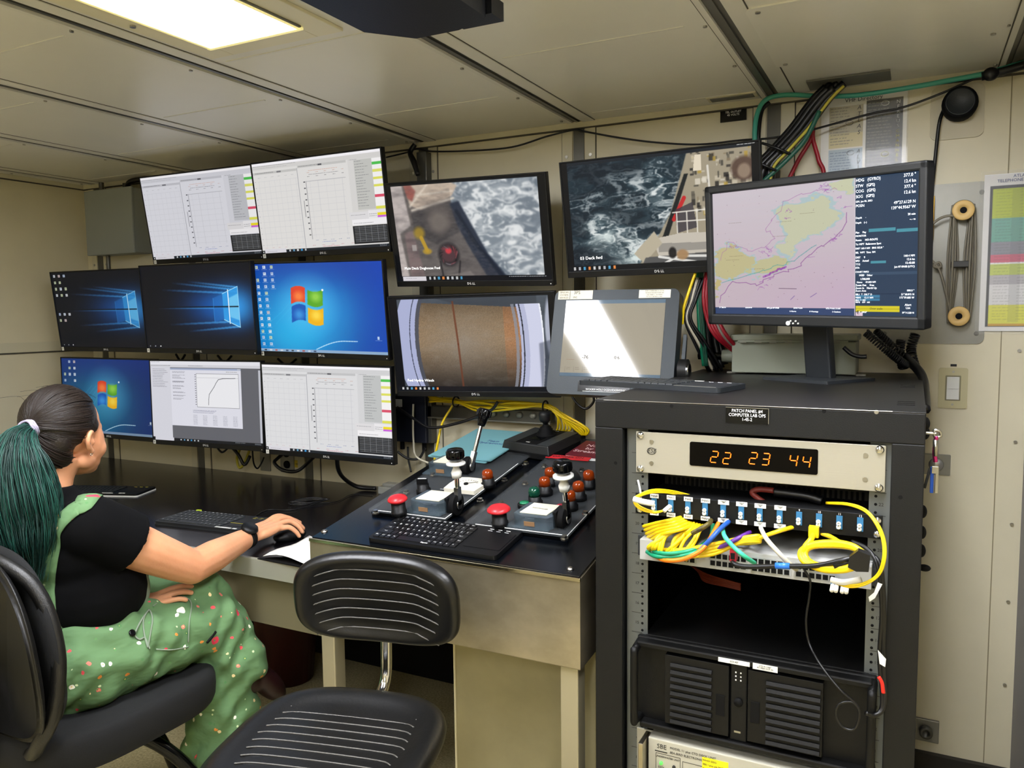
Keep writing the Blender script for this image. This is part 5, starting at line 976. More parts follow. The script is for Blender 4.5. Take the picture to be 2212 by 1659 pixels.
for k,(px,py) in enumerate(xs):
    q=P(px,py,YF-.018); x=q.x+.283; z=q.z-1.0435; lx.append((x,z))
    pb=MB(); pb.bx((x-.0055,yv-.003,-.011),(x+.0055,yv,.015),FBL); pb.tube([(x+.002,yv-.0032,.013),(x+.002,yv-.0032,.0128)],.001,WHT,6,0) if 0 else None
    for dz in(-.0065,.000): pb.lathe([(.0042,0),(.0042,.003),(.0016,.003),(.0016,.001)],WHT,T(x-.001,yv-.003,dz)@XZ,12)
    pb.build('fibre_port',t); m=MB()
    if k<8:
        w_=.0205 if k<4 else .024
        if k>0: pass
        m.bx((x-w_/2+.002,yv-.004,.0155),(x+w_/2,yv-.003,.0245),WHT)
        m.text(tops[k].replace(' ','\n') if k>3 else tops[k],.0062 if k<4 else .0022,KTXT,T(x+.001,yv-.0044,.020)@XZ)
        m.bx((x-w_/2+.002,yv-.004,-.0215),(x+w_/2,yv-.003,-.0128),WHT)
        m.text(bots[k].replace(' ','\n') if k>3 else bots[k],.0062 if k<4 else .0022,KTXT,T(x+.001,yv-.0044,-.0172)@XZ)
    else: m.text(str(k+1),.006,WTXT,T(x,yv-.0004,.0178)@XZ)
    m.build('port_label',t)
m=MB()
for x,z in((-.232,.012),(-.232,-.014),(.232,.012),(.232,-.014)): m.lathe([(.007,0),(.007,.002),(.001,.004)],CHR,T(x,yv,z)@XZ,12)
m.build('screw',t)
# network switch
t=rackunit('network_switch','grey network switch with rows of sockets and coloured cables','network switch',.927,.971,.3); SWG=mat('switch_grey','a9aaa8',.45)
m=MB(); m.bx((-.225,-.03,-.022),(.225,.25,.022),SWG); m.bx((-HW_+.005,-.004,-.022),(HW_-.005,.0,.022),DGR); m.build('case',t,.001)
for g in range(4):
    m=MB(); gx=-.12+g*.083-(.075 if g==0 else .055)+.055
    m.bx((gx-.04,-.0315,-.016),(gx+.036,-.030,.014),mat('port_block_grey','9a9d9c',.5) if g==0 else bpy.data.materials['port_block_grey'])
    for r in range(2):
        for k in range(6): m.bx((gx-.038+k*.0122,-.0322,-.014+r*.015),(gx-.0285+k*.0122,-.0314,-.004+r*.015),BLKM)
    m.build('socket_block',t)
m=MB(); LG=mat('green_led','40ff40',.4,emit=('50ff50',1.5))
for px,py in((1420,1162),(1428,1165)): q=P(px,py,YF-.036); m.box((q.x+.283,-.0325,q.z-.949),(.003,.001,.003),LG)
m.build('status_light',t); m=MB()
for x in (.162,.18): m.box((x,-.034,-.017),(.014,.02,.012),FBL); m.tube([(x-.003,-.045,-.018),(x-.003,-.065,-.022)],.004,WHT,8,0); m.tube([(x+.004,-.045,-.018),(x+.004,-.065,-.022)],.004,WHT,8,0)
m.build('fibre_plug',t)
# server
t=rackunit('rack_server','black rack server with two louvred doors and bow handles','server',.555,.748,.5); SVB=mat('server_black','060606',.5,spec=.3,bump=(400,.1)); h=.0965
m=MB(); m.bx((-.225,.01,-h),(.225,.55,h),SVB); m.bx((-.238,-.004,-h),(.238,.01,h),SVB); m.bx((-.232,-.03,h-.014),(.232,-.004,h-.002),SVB); m.bx((-.225,-.03,-h),(.225,-.004,-h+.012),SVB); m.bx((-.034,-.022,-h+.012),(.0,-.004,h-.014),BLK); m.build('case',t,.003)
for s,(a_,b_) in enumerate(((-.17,-.036),(.002,.145))):
    m=MB(); m.bx((a_,-.026,-h+.02),(b_,-.004,h-.022),SVB)
    la,lb=(a_+.012,b_-.034) if s==0 else (a_+.036,b_-.004)
    for k in range(9): z=h-.042-k*.0155; m.box(((la+lb)/2,-.028,z),(lb-la,.006,.008),SVB,RX(-25))
    m.bx(((b_-.026) if s==0 else a_+.006,-.0275,-.035),((b_-.008) if s==0 else a_+.024,-.026,.01),BLKM); m.build('louvred_door',t,.0015)
for s in(-1,1): m=MB(); m.tube([(s*.232,-.0,h-.012),(s*.232,-.04,h-.018),(s*.232,-.045,h-.03),(s*.232,-.045,-h+.03),(s*.232,-.04,-h+.018),(s*.232,0,-h+.012)],.0085,SVB,10,4); m.build('handle',t)
m=MB(); m.lathe([(.009,0),(.009,.004),(.001,.005)],BLKM,T(-.017,-.022,.0)@XZ); m.bx((-.025,-.0225,-.066),(-.012,-.022,-.062),SCREW)
for a in range(2):
    for b in range(3): m.bx((-.024+a*.010,-.0226,.045+b*.008),(-.0215+a*.010,-.022,.048+b*.008),WTXT)
m.build('lock_and_lights',t)
m=MB(); m.bx((-.057,-.0312,h-.0135),(.006,-.030,h-.0045),WHT); m.text('SCS 407',.005,KTXT,T(-.025,-.0315,h-.009)@XZ); m.bx((.012,-.0312,h-.0155),(.060,-.030,h-.0035),WHT); m.text('CTD 911 MET\nRT: FEED OUT: IN',.004,KTXT,T(.036,-.0315,h-.0095)@XZ); m.build('paper_label',t)
# deck unit
t=rackunit('sensor_deck_unit','pale grey instrument panel at the bottom of the rack with a yellow sticker','instrument panel',.37,.540,.4); h=.085; DU=mat('pale_instrument_grey','b4b1a2',.45)
m=MB(); m.bx((-.205,-.03,-h),(.225,.4,h-.004),DU); m.bx((-.24,-.002,-h),(.24,.004,h-.004),FACE); m.build('face_plate',t,.002)
m=MB(); m.bx((-.219,-.06,-h),(-.208,-.0,h-.006),STEEL); m.build('bar_handle',t,.002)
m=MB(); m.text('SBE',.014,KTXT,T(-.175,-.0305,.066)@XZ); m.text('MODEL 11 plus CTD DECK UNIT',.0068,KTXT,T(-.157,-.0305,.068)@XZ,'LEFT'); m.text('SEA-BIRD ELECTRONICS INC.',.0068,KTXT,T(-.157,-.0305,.058)@XZ,'LEFT'); m.text('UNDERWATER UNIT',.0056,KTXT,T(-.162,-.0305,.044)@XZ); m.text('COMPUTER INTERFACE',.0056,KTXT,T(-.07,-.0305,.020)@XZ)
m.text('DATA',.005,KTXT,T(-.176,-.0305,.020)@XZ); m.text('ERROR',.005,KTXT,T(-.148,-.0305,.020)@XZ)
for a,b,c1,d1 in((-.188,-.135,.0,.05),(-.13,-.02,-.02,.044)):
    for q in((a,c1,b,c1+.0008),(a,d1,b,d1+.0008),(a,c1,a+.0008,d1),(b,c1,b+.0008,d1)): m.bx((q[0],-.0306,q[1]),(q[2],-.030,q[3]),KTXT)
m.bx((-.190,-.0306,.054),(-.163,-.030,.056),KTXT); m.build('printed_text',t)
for x,z,mt_ in((-.176,.030,LG),(-.148,.028,KTXT),(-.12,.023,REDC),(-.092,.020,BLU)): m=MB(); m.lathe([(.0035,0),(.0035,.003),(.001,.004)],mt_,T(x,-.030,z)@XZ,12); m.build('indicator',t)
m=MB(); m.lathe([(.016,0),(.014,.015),(.001,.016)],BLKM,T(-.178,-.03,-.002)@XZ); m.build('dial_knob',t)
m=MB(); m.bx((-.088,-.0312,.026),(-.034,-.030,.066),mat('bright_yellow_sticker','f2e21c',.5))
for k,a in enumerate(('WHOI SSSG','SBE11plus s/n 0447','Ver 1 firmware','NMEA set to GPGGA')): m.text(a,.0055,KTXT,T(-.087,-.0314,.060-k*.009)@XZ,'LEFT')
m.build('yellow_sticker',t); m=MB(); m.bx((-.012,-.0312,-.02),(.12,-.030,.046),mat('dark_red_display','1c0305',.2,spec=.1)); m.build('red_display',t)
# loose cables in the rack
YR=1.59
def rc(pts,y=YR): return [P(a,b,y+(c[0] if c else 0)) for a,b,*c in pts]
yl=thing('yellow_patch_cables','tangle of yellow patch cords on the left of the network switch','cables')
random.seed(5)
for k in range(13):
    a=(1455+k*5.2+random.uniform(-3,3),1120+k*1.2); e=(1402+k*6.5+random.uniform(-4,4),1186+k*2.2+random.uniform(-3,3)) ; b=((a[0]+e[0])/2-8+random.uniform(-14,14),(a[1]+e[1])/2+random.uniform(-6,6)); m=MB()
    m.tube(rc([(*a,.03),(a[0]-8,a[1]+14,.0),(*b,-.02),(e[0]-2,e[1]-8,-.03),(*e,.0)]),.0037,YEL,8,5); m.build('cord',yl)
for k in range(5):
    m=MB(); y=1133+k*8; m.tube(rc([(1390+k*3,y+4,.03),(1418+k*3,y-3-k*2,-.005*k),(1450+k*6,y-10-k*3,-.02),(1472+k*6,y-16-k*4,.03)]),.0038,YEL,8,5); m.build('cord',yl)
for k in range(4):
    m=MB(); y=1172+k*7; m.tube(rc([(1420+k*5,y+14,.0),(1470,y+16-k*2,-.03),(1540,y+4,-.02),(1600,1163+k*3,-.01),(1640,1158+k*4,.0),(1625,1172,.02),(1560,1175,.03)]),.0042,YEL,8,5); m.build('cord',yl)
m=MB(); m.tube(rc([(1632,1165,0),(1680,1148,0),(1715,1138,.03)]),.0042,YEL); m.build('cord',yl)
cable('striped_patch_cable','black and yellow striped cord among the yellow patch cords',rc([(1495,1152,-.03),(1512,1143,-.03),(1530,1132,-.02),(1536,1124,.02)]),.005,mat('striped_cord','6a5c18',.5,var=(60,.05)))
cable('green_patch_cable','dark green patch cord curving under the yellow ones',rc([(1416,1180,0),(1412,1190,-.02),(1440,1196,-.04),(1480,1192,-.04),(1510,1182,-.02),(1535,1160,.02),(1540,1130,.03)]),.0045,GRN)
cable('green_patch_cable','lower green patch cord sweeping from the far left of the switch',rc([(1398,1192,0),(1415,1201,-.03),(1450,1203,-.04),(1495,1196,-.04),(1520,1180,0)]),.0045,GRN)
cable('orange_patch_cable','orange patch cord arcing under the yellow and green cords',rc([(1410,1197,0),(1435,1210,-.04),(1475,1208,-.05),(1510,1192,-.05),(1530,1170,-.03),(1552,1130,.02)]),.0045,ORG)
cable('blue_patch_cable','short blue patch cord rising diagonally to the patch panel',rc([(1506,1202,0),(1512,1190,-.03),(1535,1165,-.04),(1555,1143,-.02),(1574,1127,.02)]),.0048,BLU)
cable('purple_patch_cable','purple patch cord running behind the teal one',rc([(1520,1192,0),(1560,1180,-.02),(1600,1160,-.01),(1620,1150,.03)]),.0045,PUR)
cable('teal_patch_cable','teal patch cord dropping into the middle of the switch',rc([(1561,1140,.02),(1565,1158,-.03),(1585,1182,-.04),(1610,1203,-.04),(1630,1216,.0)]),.0045,mat('mint_cable','3fc29a',.4))
cable('beige_patch_cable','beige patch cord dropping across the switch to a yellow plug',rc([(1643,1140,.02),(1655,1163,-.03),(1680,1192,-.05),(1705,1218,-.04),(1720,1230,0)]),.0045,GRYC)
cable('black_patch_cable','black cord crossing the switch towards the right rail',rc([(1590,1195,0),(1583,1215,-.04),(1610,1224,-.05),(1680,1223,-.06),(1760,1222,-.07),(1820,1210,-.08),(1868,1200,-.06)]),.0048,RUB)
cable('blue_splice','blue crimp splice on the black cord',rc([(1675,1222,-.062),(1706,1223,-.063)]),.0062,mat('splice_blue','2a6fd0',.35))
m=MB(); q=P(1585,1198,1.56); m.box(q,(.012,.02,.022),REDC); m.box(q+Vector((0,-.011,0)),(.008,.002,.012),BLKM); tag(m.build('red_plug'),'small red plug in the network switch beside the teal cord','plug')
yc=thing('yellow_cable_coil','coiled thick yellow cord hanging over the right end of the network switch','cable coil')
for k in range(3):
    o=k*5; m=MB(); m.tube(rc([(1862,1192,-.06),(1838,1182-k*2,-.05),(1800,1178-o*.6,-.04),(1755,1180-o*.4,-.04),(1740-o,1192,-.04),(1745-o*.8,1210+o*.3,-.05),(1775,1224+o*.6,-.07),(1820,1228+o*.4,-.08),(1852,1220+o*.3,-.08)]),.0058,YEL,8,5); m.build('coil_loop',yc)
m=MB(); m.tube(rc([(1758,1150,.01),(1752,1165,-.03),(1740,1180,-.04),(1735,1195,-.04)]),.0055,YEL); m.tube(rc([(1775,1152,.03),(1795,1160,.02),(1815,1172,0)]),.0045,YEL); m.box(P(1758,1148,YR),(.018,.016,.02),YEL); m.build('lead',yc)
m=MB(); q=P(1862,1208,YR-.07); m.prism([(-.022,-.012),(-.008,-.018),(.012,-.016),(.014,.014),(-.006,.020),(-.02,.006)],0,.02,RUB,T(q)@XZ); m.tube(rc([(1858,1208,-.07),(1800,1222,-.08)]),.006,RUB); m.build('hook_strap',yc)
fy=thing('fibre_loop','thin yellow fibre loop bulging over the right rail of the rack','cable')
for k in range(2):
    o=k*4; m=MB(); m.tube(rc([(1785,1086+o*.4,.05),(1830,1088+o*.5,.0),(1868,1100+o,-.03),(1895-o,1130,-.05),(1910-o,1165,-.06),(1912-o,1205,-.07),(1900-o,1240,-.07),(1870,1262-o,-.07),(1835,1268-o,-.06),(1800,1258-o,-.04)]),.0022,YEL,6,5); m.build('strand',fy)
m=MB(); m.tube(rc([(1795,1252,-.05),(1822,1258,-.055),(1860,1252,-.06)]),.0058,WHT); m.build('white_tag',fy)
fl_=thing('fibre_loop','thin yellow fibre strands with a white tag at the left end of the patch panel','cable')
for k in range(3):
    o=k*3; m=MB(); m.tube(rc([(1500,1072+o,.06),(1450,1060+o,.04),(1410,1058+o,.0),(1378,1070+o*.6,-.03),(1370,1080+o,-.04),(1385,1095+o,-.04),(1415,1105+o*.4,-.04),(1440,1100,-.02),(1447,1092,0)]),.0020,YEL,6,5); m.build('strand',fl_)
m=MB(); m.tube(rc([(1369,1078,-.05),(1390,1084,-.052),(1413,1088,-.05)]),.0062,WHT); m.build('white_tag',fl_); m=MB(); m.tube(rc([(1378,1038,.02),(1381,1050,0),(1384,1066,-.02)]),.002,WHT); m.build('cable_tie',fl_); m=MB(); m.tube(rc([(1434,1104,-.045),(1447,1093,-.03)]),.0042,WHT,8,0); m.build('white_plug',fl_)
cable('hanging_cable','thin black cord hanging through the open bay and over the server',rc([(1738,1232,-.03),(1750,1255,-.02),(1748,1290,0),(1741,1340,.0),(1748,1390,0),(1775,1440,-.04),(1815,1490,-.06),(1848,1520,-.06),(1856,1545,-.06),(1845,1575,-.06),(1820,1570,-.06),(1806,1545,-.06),(1812,1522,-.06),(1838,1516,-.06),(1856,1530,-.06)]),.0024)
for k,(lb) in enumerate(('black power cord running down the right rail of the rack, inner one','black power cord running down the right rail of the rack, outer one')):
    cable('rack_power_cable',lb,rc([(1840,1170+k*5,.02),(1872,1185+k*6,0),(1893+k*6,1215,-.02),(1902+k*6,1270,-.02),(1905+k*5,1330,-.01),(1900+k*8,1420,-.0),(1906+k*4,1520,-.01),(1890,1545,-.02),(1870,1540,-.03)]),.0042)
cable('red_wire','bright red wire end beside the right server handle',rc([(1898,1462,-.03),(1905,1475,-.03),(1908,1497,-.03)]),.0035,mat('bright_red_wire','d8281e',.4))
m=MB(); q=[P(a,b,1.565) for a,b in((1896,1258),(1906,1262),(1890,1292),(1878,1300),(1876,1290),(1888,1280))]; m.add(q+[v+Vector((0,.001,0)) for v in q],[(0,5,4,3,2,1),(6,7,8,9,10,11)]+[(i,(i+1)%6,6+(i+1)%6,6+i) for i in range(6)],WHT); tag(m.build('paper_cable_tag'),'white paper tag curling off the cord on the right rail','tag')
m=MB(); q=[P(a,b,1.575) for a,b in((1896,1404),(1914,1424),(1912,1441),(1900,1434))]; m.add(q+[v+Vector((0,.001,0)) for v in q],[(3,2,1,0),(4,5,6,7)]+[(i,(i+1)%4,4+(i+1)%4,4+i) for i in range(4)],WHT); tag(m.build('paper_cable_tag'),'white printed tag on the cord above the red wire','tag')
oc=thing('orange_cable_bundle','dim orange cords lying deep inside the open bay of the rack','cables')
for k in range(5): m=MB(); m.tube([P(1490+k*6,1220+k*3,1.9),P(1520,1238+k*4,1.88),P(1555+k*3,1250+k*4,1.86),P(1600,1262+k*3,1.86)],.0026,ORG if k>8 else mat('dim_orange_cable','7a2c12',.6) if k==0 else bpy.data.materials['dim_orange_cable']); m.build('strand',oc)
# ---------- on the rack top
t=thing('junction_box','sage grey hinged junction box on the rack top behind the chart monitor','junction box',(-.305,2.50,ZT)); m=MB(); m.bx((-.185,-.06,.004),(.16,.08,.098),GSGE); m.build('body',t,.003); m=MB(); m.bx((-.19,-.068,.1),(.165,.085,.118),GSGE); m.build('lid',t,.004)
m=MB(); m.cyl((-.165,-.071,.098),(.14,-.071,.098),.0035,GSGE)
for k in range(7): m.bx((-.16+k*.043,-.074,.094),(-.14+k*.043,-.070,.102),PLST)
m.build('hinge',t); m=MB(); m.bx((-.205,-.03,0),(-.15,.0,.004),PLST); m.bx((.13,-.03,0),(.185,.0,.004),PLST); m.build('foot',t)
m=MB(); m.cyl((-.225,.0,.05),(-.185,.0,.05),.020,GSGE,n=8); m.cyl((-.30,.0,.05),(-.225,0,.05),.012,BLKG); m.build('cable_gland',t)
cable('plug_cable','pair of black leads with a round plug to the right of the stand neck',[P(1822,750,2.33),P(1840,765,2.33),P(1858,770,2.33),P(1872,770,2.33)],.006)
def coil(name,label,p0,p1,p2,r,wr,turns):
    ctl=spline([p0,p1,p2],24); n=turns*8; m=MB(); pts=[]
    for i in range(n+1):
        s_=i/n*(len(ctl)-1); k=min(int(s_),len(ctl)-2); p=ctl[k].lerp(ctl[k+1],s_-k); d=(ctl[k+1]-ctl[k]).normalized(); u=d.orthogonal().normalized(); w=d.cross(u); a=i/8*2*math.pi; pts.append(p+(u*math.cos(a)+w*math.sin(a))*r)
    m.tube(pts,wr,RUB,5,2); tag(m.build(name),label,'cord')
coil('coiled_handset_cable','black coiled cord stretching diagonally from behind the chart monitor',P(1870,718,2.4),P(1925,765,2.42),P(1960,790,2.46),.009,.0028,26)
coil('coiled_handset_cable','second black coiled cord just above the diagonal one',P(1893,715,2.45),P(1925,745,2.48),P(1965,782,2.5),.008,.0028,18)
coil('coiled_handset_cable','dark brown coiled cord hanging vertically at the right rear of the rack',P(1977,722,2.55),P(1968,755,2.55),P(1975,790,2.5),.011,.0032,12)
coil('coiled_handset_cable','thick coiled cord hanging at the corner behind the rack top',P(1946,735,2.52),P(1944,765,2.52),P(1950,795,2.5),.010,.0032,12)
# ================= CHAIRS =================
PU=mat('black_polyurethane','080808',.36,bump=(120,.12),spec=.5); PUW=mat('worn_lit_rib','5a5854',.35); FAB=mat('black_chair_fabric','060708',.9,bump=(900,.25)); SHL=mat('dark_moulded_shell','0f0e0c',.42,bump=(350,.2))  # rib grey is lighter for wear and for painted light along the ridges
def pad(mb,a,b,th,mt,M,dish=.012,e=3.2,rim=.80,curve=0):
    nt,vs,fs=72,[],[]; prof=[(.0,-dish),(.3,-dish),(.6,-dish*.9),(rim-.08,-dish*.55),(rim,.0),(.90,.002),(.96,-.004),(1.,-.016),(1.0,-th+.012),(.95,-th)]
    n=len(prof)
    for r,z in prof:
        for k in range(nt):
            t=2*math.pi*k/nt; c,s=math.cos(t),math.sin(t); q=(abs(c)**e+abs(s)**e)**(-1/e); x,y=a*q*c*max(r,.001),b*q*s*max(r,.001); vs.append((x,y,z+curve*(x/a)**2))
    for i in range(n-1):
        for k in range(nt): fs.append((i*nt+k,i*nt+(k+1)%nt,(i+1)*nt+(k+1)%nt,(i+1)*nt+k))
    fs.append(tuple((n-1)*nt+k for k in range(nt))[::-1]); mb.add(vs,[f[::-1] for f in fs],mt,True,M)
t=thing('task_chair','empty black ribbed rubber task chair in front of the console','chair',(-1.03,1.19,0)); bo=Vector((-1.03,1.19,0))
MS=T(0,0,.60)@RX(2)@RZ(13); m=MB(); pad(m,.222,.232,.045,PU,MS,.014); s_=m.build('seat',t); sub=s_.modifiers.new('s','SUBSURF'); sub.levels=1; sub.render_levels=1
m=MB()
for k in range(13):
    y=.165-k*.027; w=.15*(1-abs(k-5)/40); m.tube([MS@Vector((-w-.012,y-.018,-.006)),MS@Vector((-w+.02,y,-.0115)),MS@Vector((0,y+.006,-.0135)),MS@Vector((w-.02,y,-.0115)),MS@Vector((w+.012,y-.018,-.006))],.0016,PUW,6,4)
m.build('rib',s_)
MB_=T(-.065,.265,.79)@RZ(15)@RX(98)@RZ(-1) ; m=MB(); pad(m,.203,.112,.04,PU,MB_,.012,3.3,.80,.03); s_=m.build('backrest',t); sub=s_.modifiers.new('s','SUBSURF'); sub.levels=1; sub.render_levels=1
m=MB()
for k in range(7):
    y=.070-k*.0245; w=.150*(1-((y)/.3)**2); m.tube([MB_@Vector((-w-.01,y-.014,.013)),MB_@Vector((-w+.03,y,.008)),MB_@Vector((-.07,y+.003,-.005)),MB_@Vector((.07,y+.003,-.005)),MB_@Vector((w-.03,y,.008)),MB_@Vector((w+.01,y-.014,.013))],.0017,PUW,6,4)
m.build('rib',s_)
m=MB(); m.tube([(-.085,.322,.78),(-.085,.325,.66),(-.08,.30,.56),(-.05,.15,.53),(-.02,.0,.53)],.014,CHR,10,6); m.build('back_bar',t)
m=MB(); m.box((0,0,.54),(.2,.22,.035),BLKM); m.build('seat_plate',t,.005); m=MB(); m.cyl((0,0,.12),(0,0,.54),.025,CHR); m.build('gas_column',t)
m=MB(); m.tube([(.21*math.cos(a),.21*math.sin(a),.24) for a in np.linspace(0,2*math.pi,17)[:-1]],.009,CHR,8,3,True)
for k in range(3): a=k*2.094; m.tube([(0,0,.24),(.21*math.cos(a),.21*math.sin(a),.24)],.008,CHR)
m.build('foot_ring',t)
for k in range(5): a=k*1.2566+.3; m=MB(); m.tube([(0,0,.12),(.15*math.cos(a),.15*math.sin(a),.10),(.29*math.cos(a),.29*math.sin(a),.07)],[.026,.02,.014],BLK); m.build('leg',t); m=MB(); m.lathe([(.001,-.012),(.026,-.012),(.03,0),(.026,.012),(.001,.012)],BLKM,T(.29*math.cos(a),.29*math.sin(a),.03)@RZ(math.degrees(a))@RX(90)); m.build('caster',t)
# occupied chair
t=thing('office_chair','black fabric office chair with a moulded shell back, carrying the seated person','chair',(-1.9,1.24,0))
m=MB(); pad(m,.25,.27,.095,FAB,T(.01,.045,.505)@RX(-1.5),.004,3.6,.7); s_=m.build('seat',t); sub=s_.modifiers.new('s','SUBSURF'); sub.levels=1; sub.render_levels=1
BM=T(.03,-.20,.735)@RX(96)
m=MB(); pad(m,.285,.215,.03,FAB,BM,-.004,2.5,.8,.05); m.build('backrest',t)
m=MB(); BS=T(.03,-.225,.735)@RX(96); pad(m,.298,.228,.022,SHL,BS@RX(180)@T(0,0,.0),.004,2.5,.9,-.05); m.build('back_shell',t)
m=MB(); m.ell((0,-.275,.66),(.11,.035,.10),SHL); m.tube([(.06,-.16,.455),(.16,-.21,.48),(.24,-.24,.54),(.29,-.235,.62),(.30,-.225,.75),(.255,-.235,.88),(.15,-.262,.945),(.03,-.27,.955),(-.09,-.262,.945),(-.195,-.235,.88)],.016,SHL); m.tube([(.0,-.27,.66),(.0,-.27,.50),(.0,-.20,.43),(.0,-.05,.41)],[.05,.04,.035,.03],SHL); m.build('lumbar_spine',t)
m=MB(); m.box((0,0,.405),(.26,.28,.04),BLKM); m.build('seat_plate',t,.006); m=MB(); m.cyl((0,0,.12),(0,0,.41),.028,BLKG); m.build('gas_column',t)
for k,(dx,dy) in enumerate(((.27,.21),(.0,.31),(-.3,.1),(-.2,-.27),(.2,-.27))): m=MB(); m.tube([(dx*.12,dy*.12,.36),(dx*.45,dy*.45,.36),(dx*.8,dy*.8,.25),(dx,dy,.07)],[.02,.018,.017,.014],BLKG,10,6); m.build('leg',t); m=MB(); m.lathe([(.001,-.012),(.026,-.012),(.03,0),(.026,.012),(.001,.012)],BLKM,T(dx,dy,.03)@RX(90)); m.build('caster',t)
EYB=mat('brown_iris','2c1a10',.2)
# ================= PERSON =================
def bake(o,vox,it,fac=.5):
    r=o.modifiers.new('r','REMESH'); r.mode='VOXEL'; r.voxel_size=vox; r.use_smooth_shade=True
    if it: s=o.modifiers.new('s','SMOOTH'); s.iterations=it; s.factor=fac
    me=bpy.data.meshes.new_from_object(o.evaluated_get(bpy.context.evaluated_depsgraph_get())); o.modifiers.clear(); mt=o.data.materials[0]; o.data=me
    if not me.materials: me.materials.append(mt)
    me.polygons.foreach_set('use_smooth',[True]*len(me.polygons)); return o
def limb(m,pts,rs,mt,n=16):
    m.tube(pts,rs,mt,n,8)
    for p,r in((pts[0],rs[0]),(pts[-1],rs[-1])): m.ell(p,(r,r,r),mt,None,16,10)
SKIN=mat('skin','d79d76',.48,spec=.4,bump=(180,.08),var=(9,'cc8c66')); SKIN.node_tree.nodes['Principled BSDF'].inputs['Subsurface Weight'].default_value=.12; SKIN.node_tree.nodes['Principled BSDF'].inputs['Subsurface Radius'].default_value=(.02,.008,.004)
TEE=mat('black_cotton','040405',.95,spec=.15,bump=(45,.25)); HAIR=mat('dark_brown_hair','1c1511',.42,bump=(160,.5),stretch=(1,1,1)); HST=mat('brown_hair_strand','1f1610',.55,spec=.3); TEALH=mat('teal_green_hair','0c2f2a',.5); TEALL=mat('light_teal_strand','1e5045',.5,spec=.35)
RT=thing('person','seated person with a teal ponytail, black shirt and green floral overalls, hand on mouse','person',(-1.93,1.24,0)); RT['label']='person seated at the desk, teal ponytail, green floral overalls, right hand on mouse'
o0=Vector((-1.93,1.24,0))
def L(*a): return Vector(a)-o0
HO=L(-1.930,1.284,1.152); HM=T(HO)@RZ(17)@RX(-3)
def H(x,y,z): return HM@Vector((x,y,z))
m=MB(); HR=HM.to_3x3().to_4x4()
def he(x,y,z,a,b,c,rot=None): m.ell(H(x,y,z),(a,b,c),SKIN,HR if rot is None else HR@rot,22,14)
he(0,-.010,.032,.074,.094,.086); he(0,.033,-.02,.069,.062,.080); he(0,.034,-.066,.057,.052,.038); he(0,.068,-.086,.030,.024,.020); he(0,.042,-.078,.044,.044,.026); he(0,.074,.020,.045,.014,.02); he(0,.048,.022,.056,.034,.050); he(0,.052,-.008,.054,.030,.034)
for s in(-1,1): he(s*.038,.050,-.034,.030,.030,.032); he(s*.045,.01,-.062,.018,.035,.022,RZ(0)); he(s*.03,.070,.014,.016,.010,.007)
m.tube([H(0,.078,.010),H(0,.088,-.012),H(0,.098,-.027),H(0,.084,-.036)],[.0065,.0075,.0105,.009],SKIN); he(.011,.085,-.031,.007,.008,.006); he(-.011,.085,-.031,.007,.008,.006)
he(0,.078,-.056,.024,.014,.012)
for s in(-1,1):   # ears
    m.tube([H(s*.072,-.004,-.036),H(s*.078,-.019,-.028),H(s*.083,-.029,-.010),H(s*.084,-.025,.008),H(s*.080,-.011,.014),H(s*.076,.0,.004)],[.006,.0065,.006,.006,.0055,.004],SKIN,8,5); he(s*.073,-.012,-.008,.007,.015,.019); he(s*.075,-.006,-.036,.0055,.008,.010); he(s*.078,-.006,-.014,.006,.006,.007)
m.tube([H(0,-.025,-.04),L(-1.93,1.240,1.06),L(-1.93,1.225,1.0),L(-1.93,1.22,.95)],[.054,.049,.052,.06],SKIN,20)
# torso under the clothes, arms, legs
m.ell(L(-1.94,1.235,.90),(.15,.10,.13),SKIN); m.ell(L(-1.94,1.27,.72),(.14,.12,.14),SKIN); m.ell(L(-1.94,1.22,.62),(.15,.13,.10),SKIN)
SR,ER,WR=L(-1.785,1.232,.945),L(-1.715,1.470,.782),L(-1.757,1.722,.797)
limb(m,[SR,SR.lerp(ER,.5)+Vector((.004,.0,-.004)),ER],[.062,.057,.045],SKIN); limb(m,[ER,ER.lerp(WR,.35)+Vector((.004,0,.002)),WR],[.045,.044,.027],SKIN)
EL_,WL=L(-2.17,1.30,.73),L(-1.83,1.352,.685); limb(m,[L(-2.09,1.225,.945),EL_],[.055,.042],SKIN); limb(m,[EL_,WL],[.042,.026],SKIN)
def hand(W_,pal,fing,th,flat):
    a=Vector(W_); b=Vector(pal); d=(b-a).normalized(); x=flat; 
    for f in(-1.5,-.5,.5,1.5): limb(m,[a+x*f*.010,(a+b)/2+x*f*.018,b+x*f*.0195],[.0155,.0150,.0105],SKIN,10)
    for p,r in fing: limb(m,[L(*q) for q in p],r,SKIN,10)
    limb(m,[L(*q) for q in th[0]],th[1],SKIN,10)
fr=[.0105,.0095,.0085,.0075]
hand(WR,L(-1.757,1.822,.808),[([(-1.788,1.822,.810),(-1.783,1.865,.822),(-1.765,1.900,.808),(-1.748,1.928,.790)],fr),([(-1.768,1.830,.812),(-1.756,1.872,.818),(-1.735,1.898,.800),(-1.720,1.912,.778)],fr),([(-1.746,1.824,.808),(-1.731,1.860,.812),(-1.713,1.880,.795),(-1.704,1.890,.774)],fr),([(-1.728,1.810,.800),(-1.712,1.836,.802),(-1.700,1.854,.786),(-1.694,1.864,.768)],[.009,.0085,.0078,.007])],([(-1.785,1.755,.79),(-1.812,1.795,.785),(-1.818,1.835,.775),(-1.808,1.868,.768)],[.014,.012,.0105,.009]),Vector((1,-.12,-.1)).normalized())
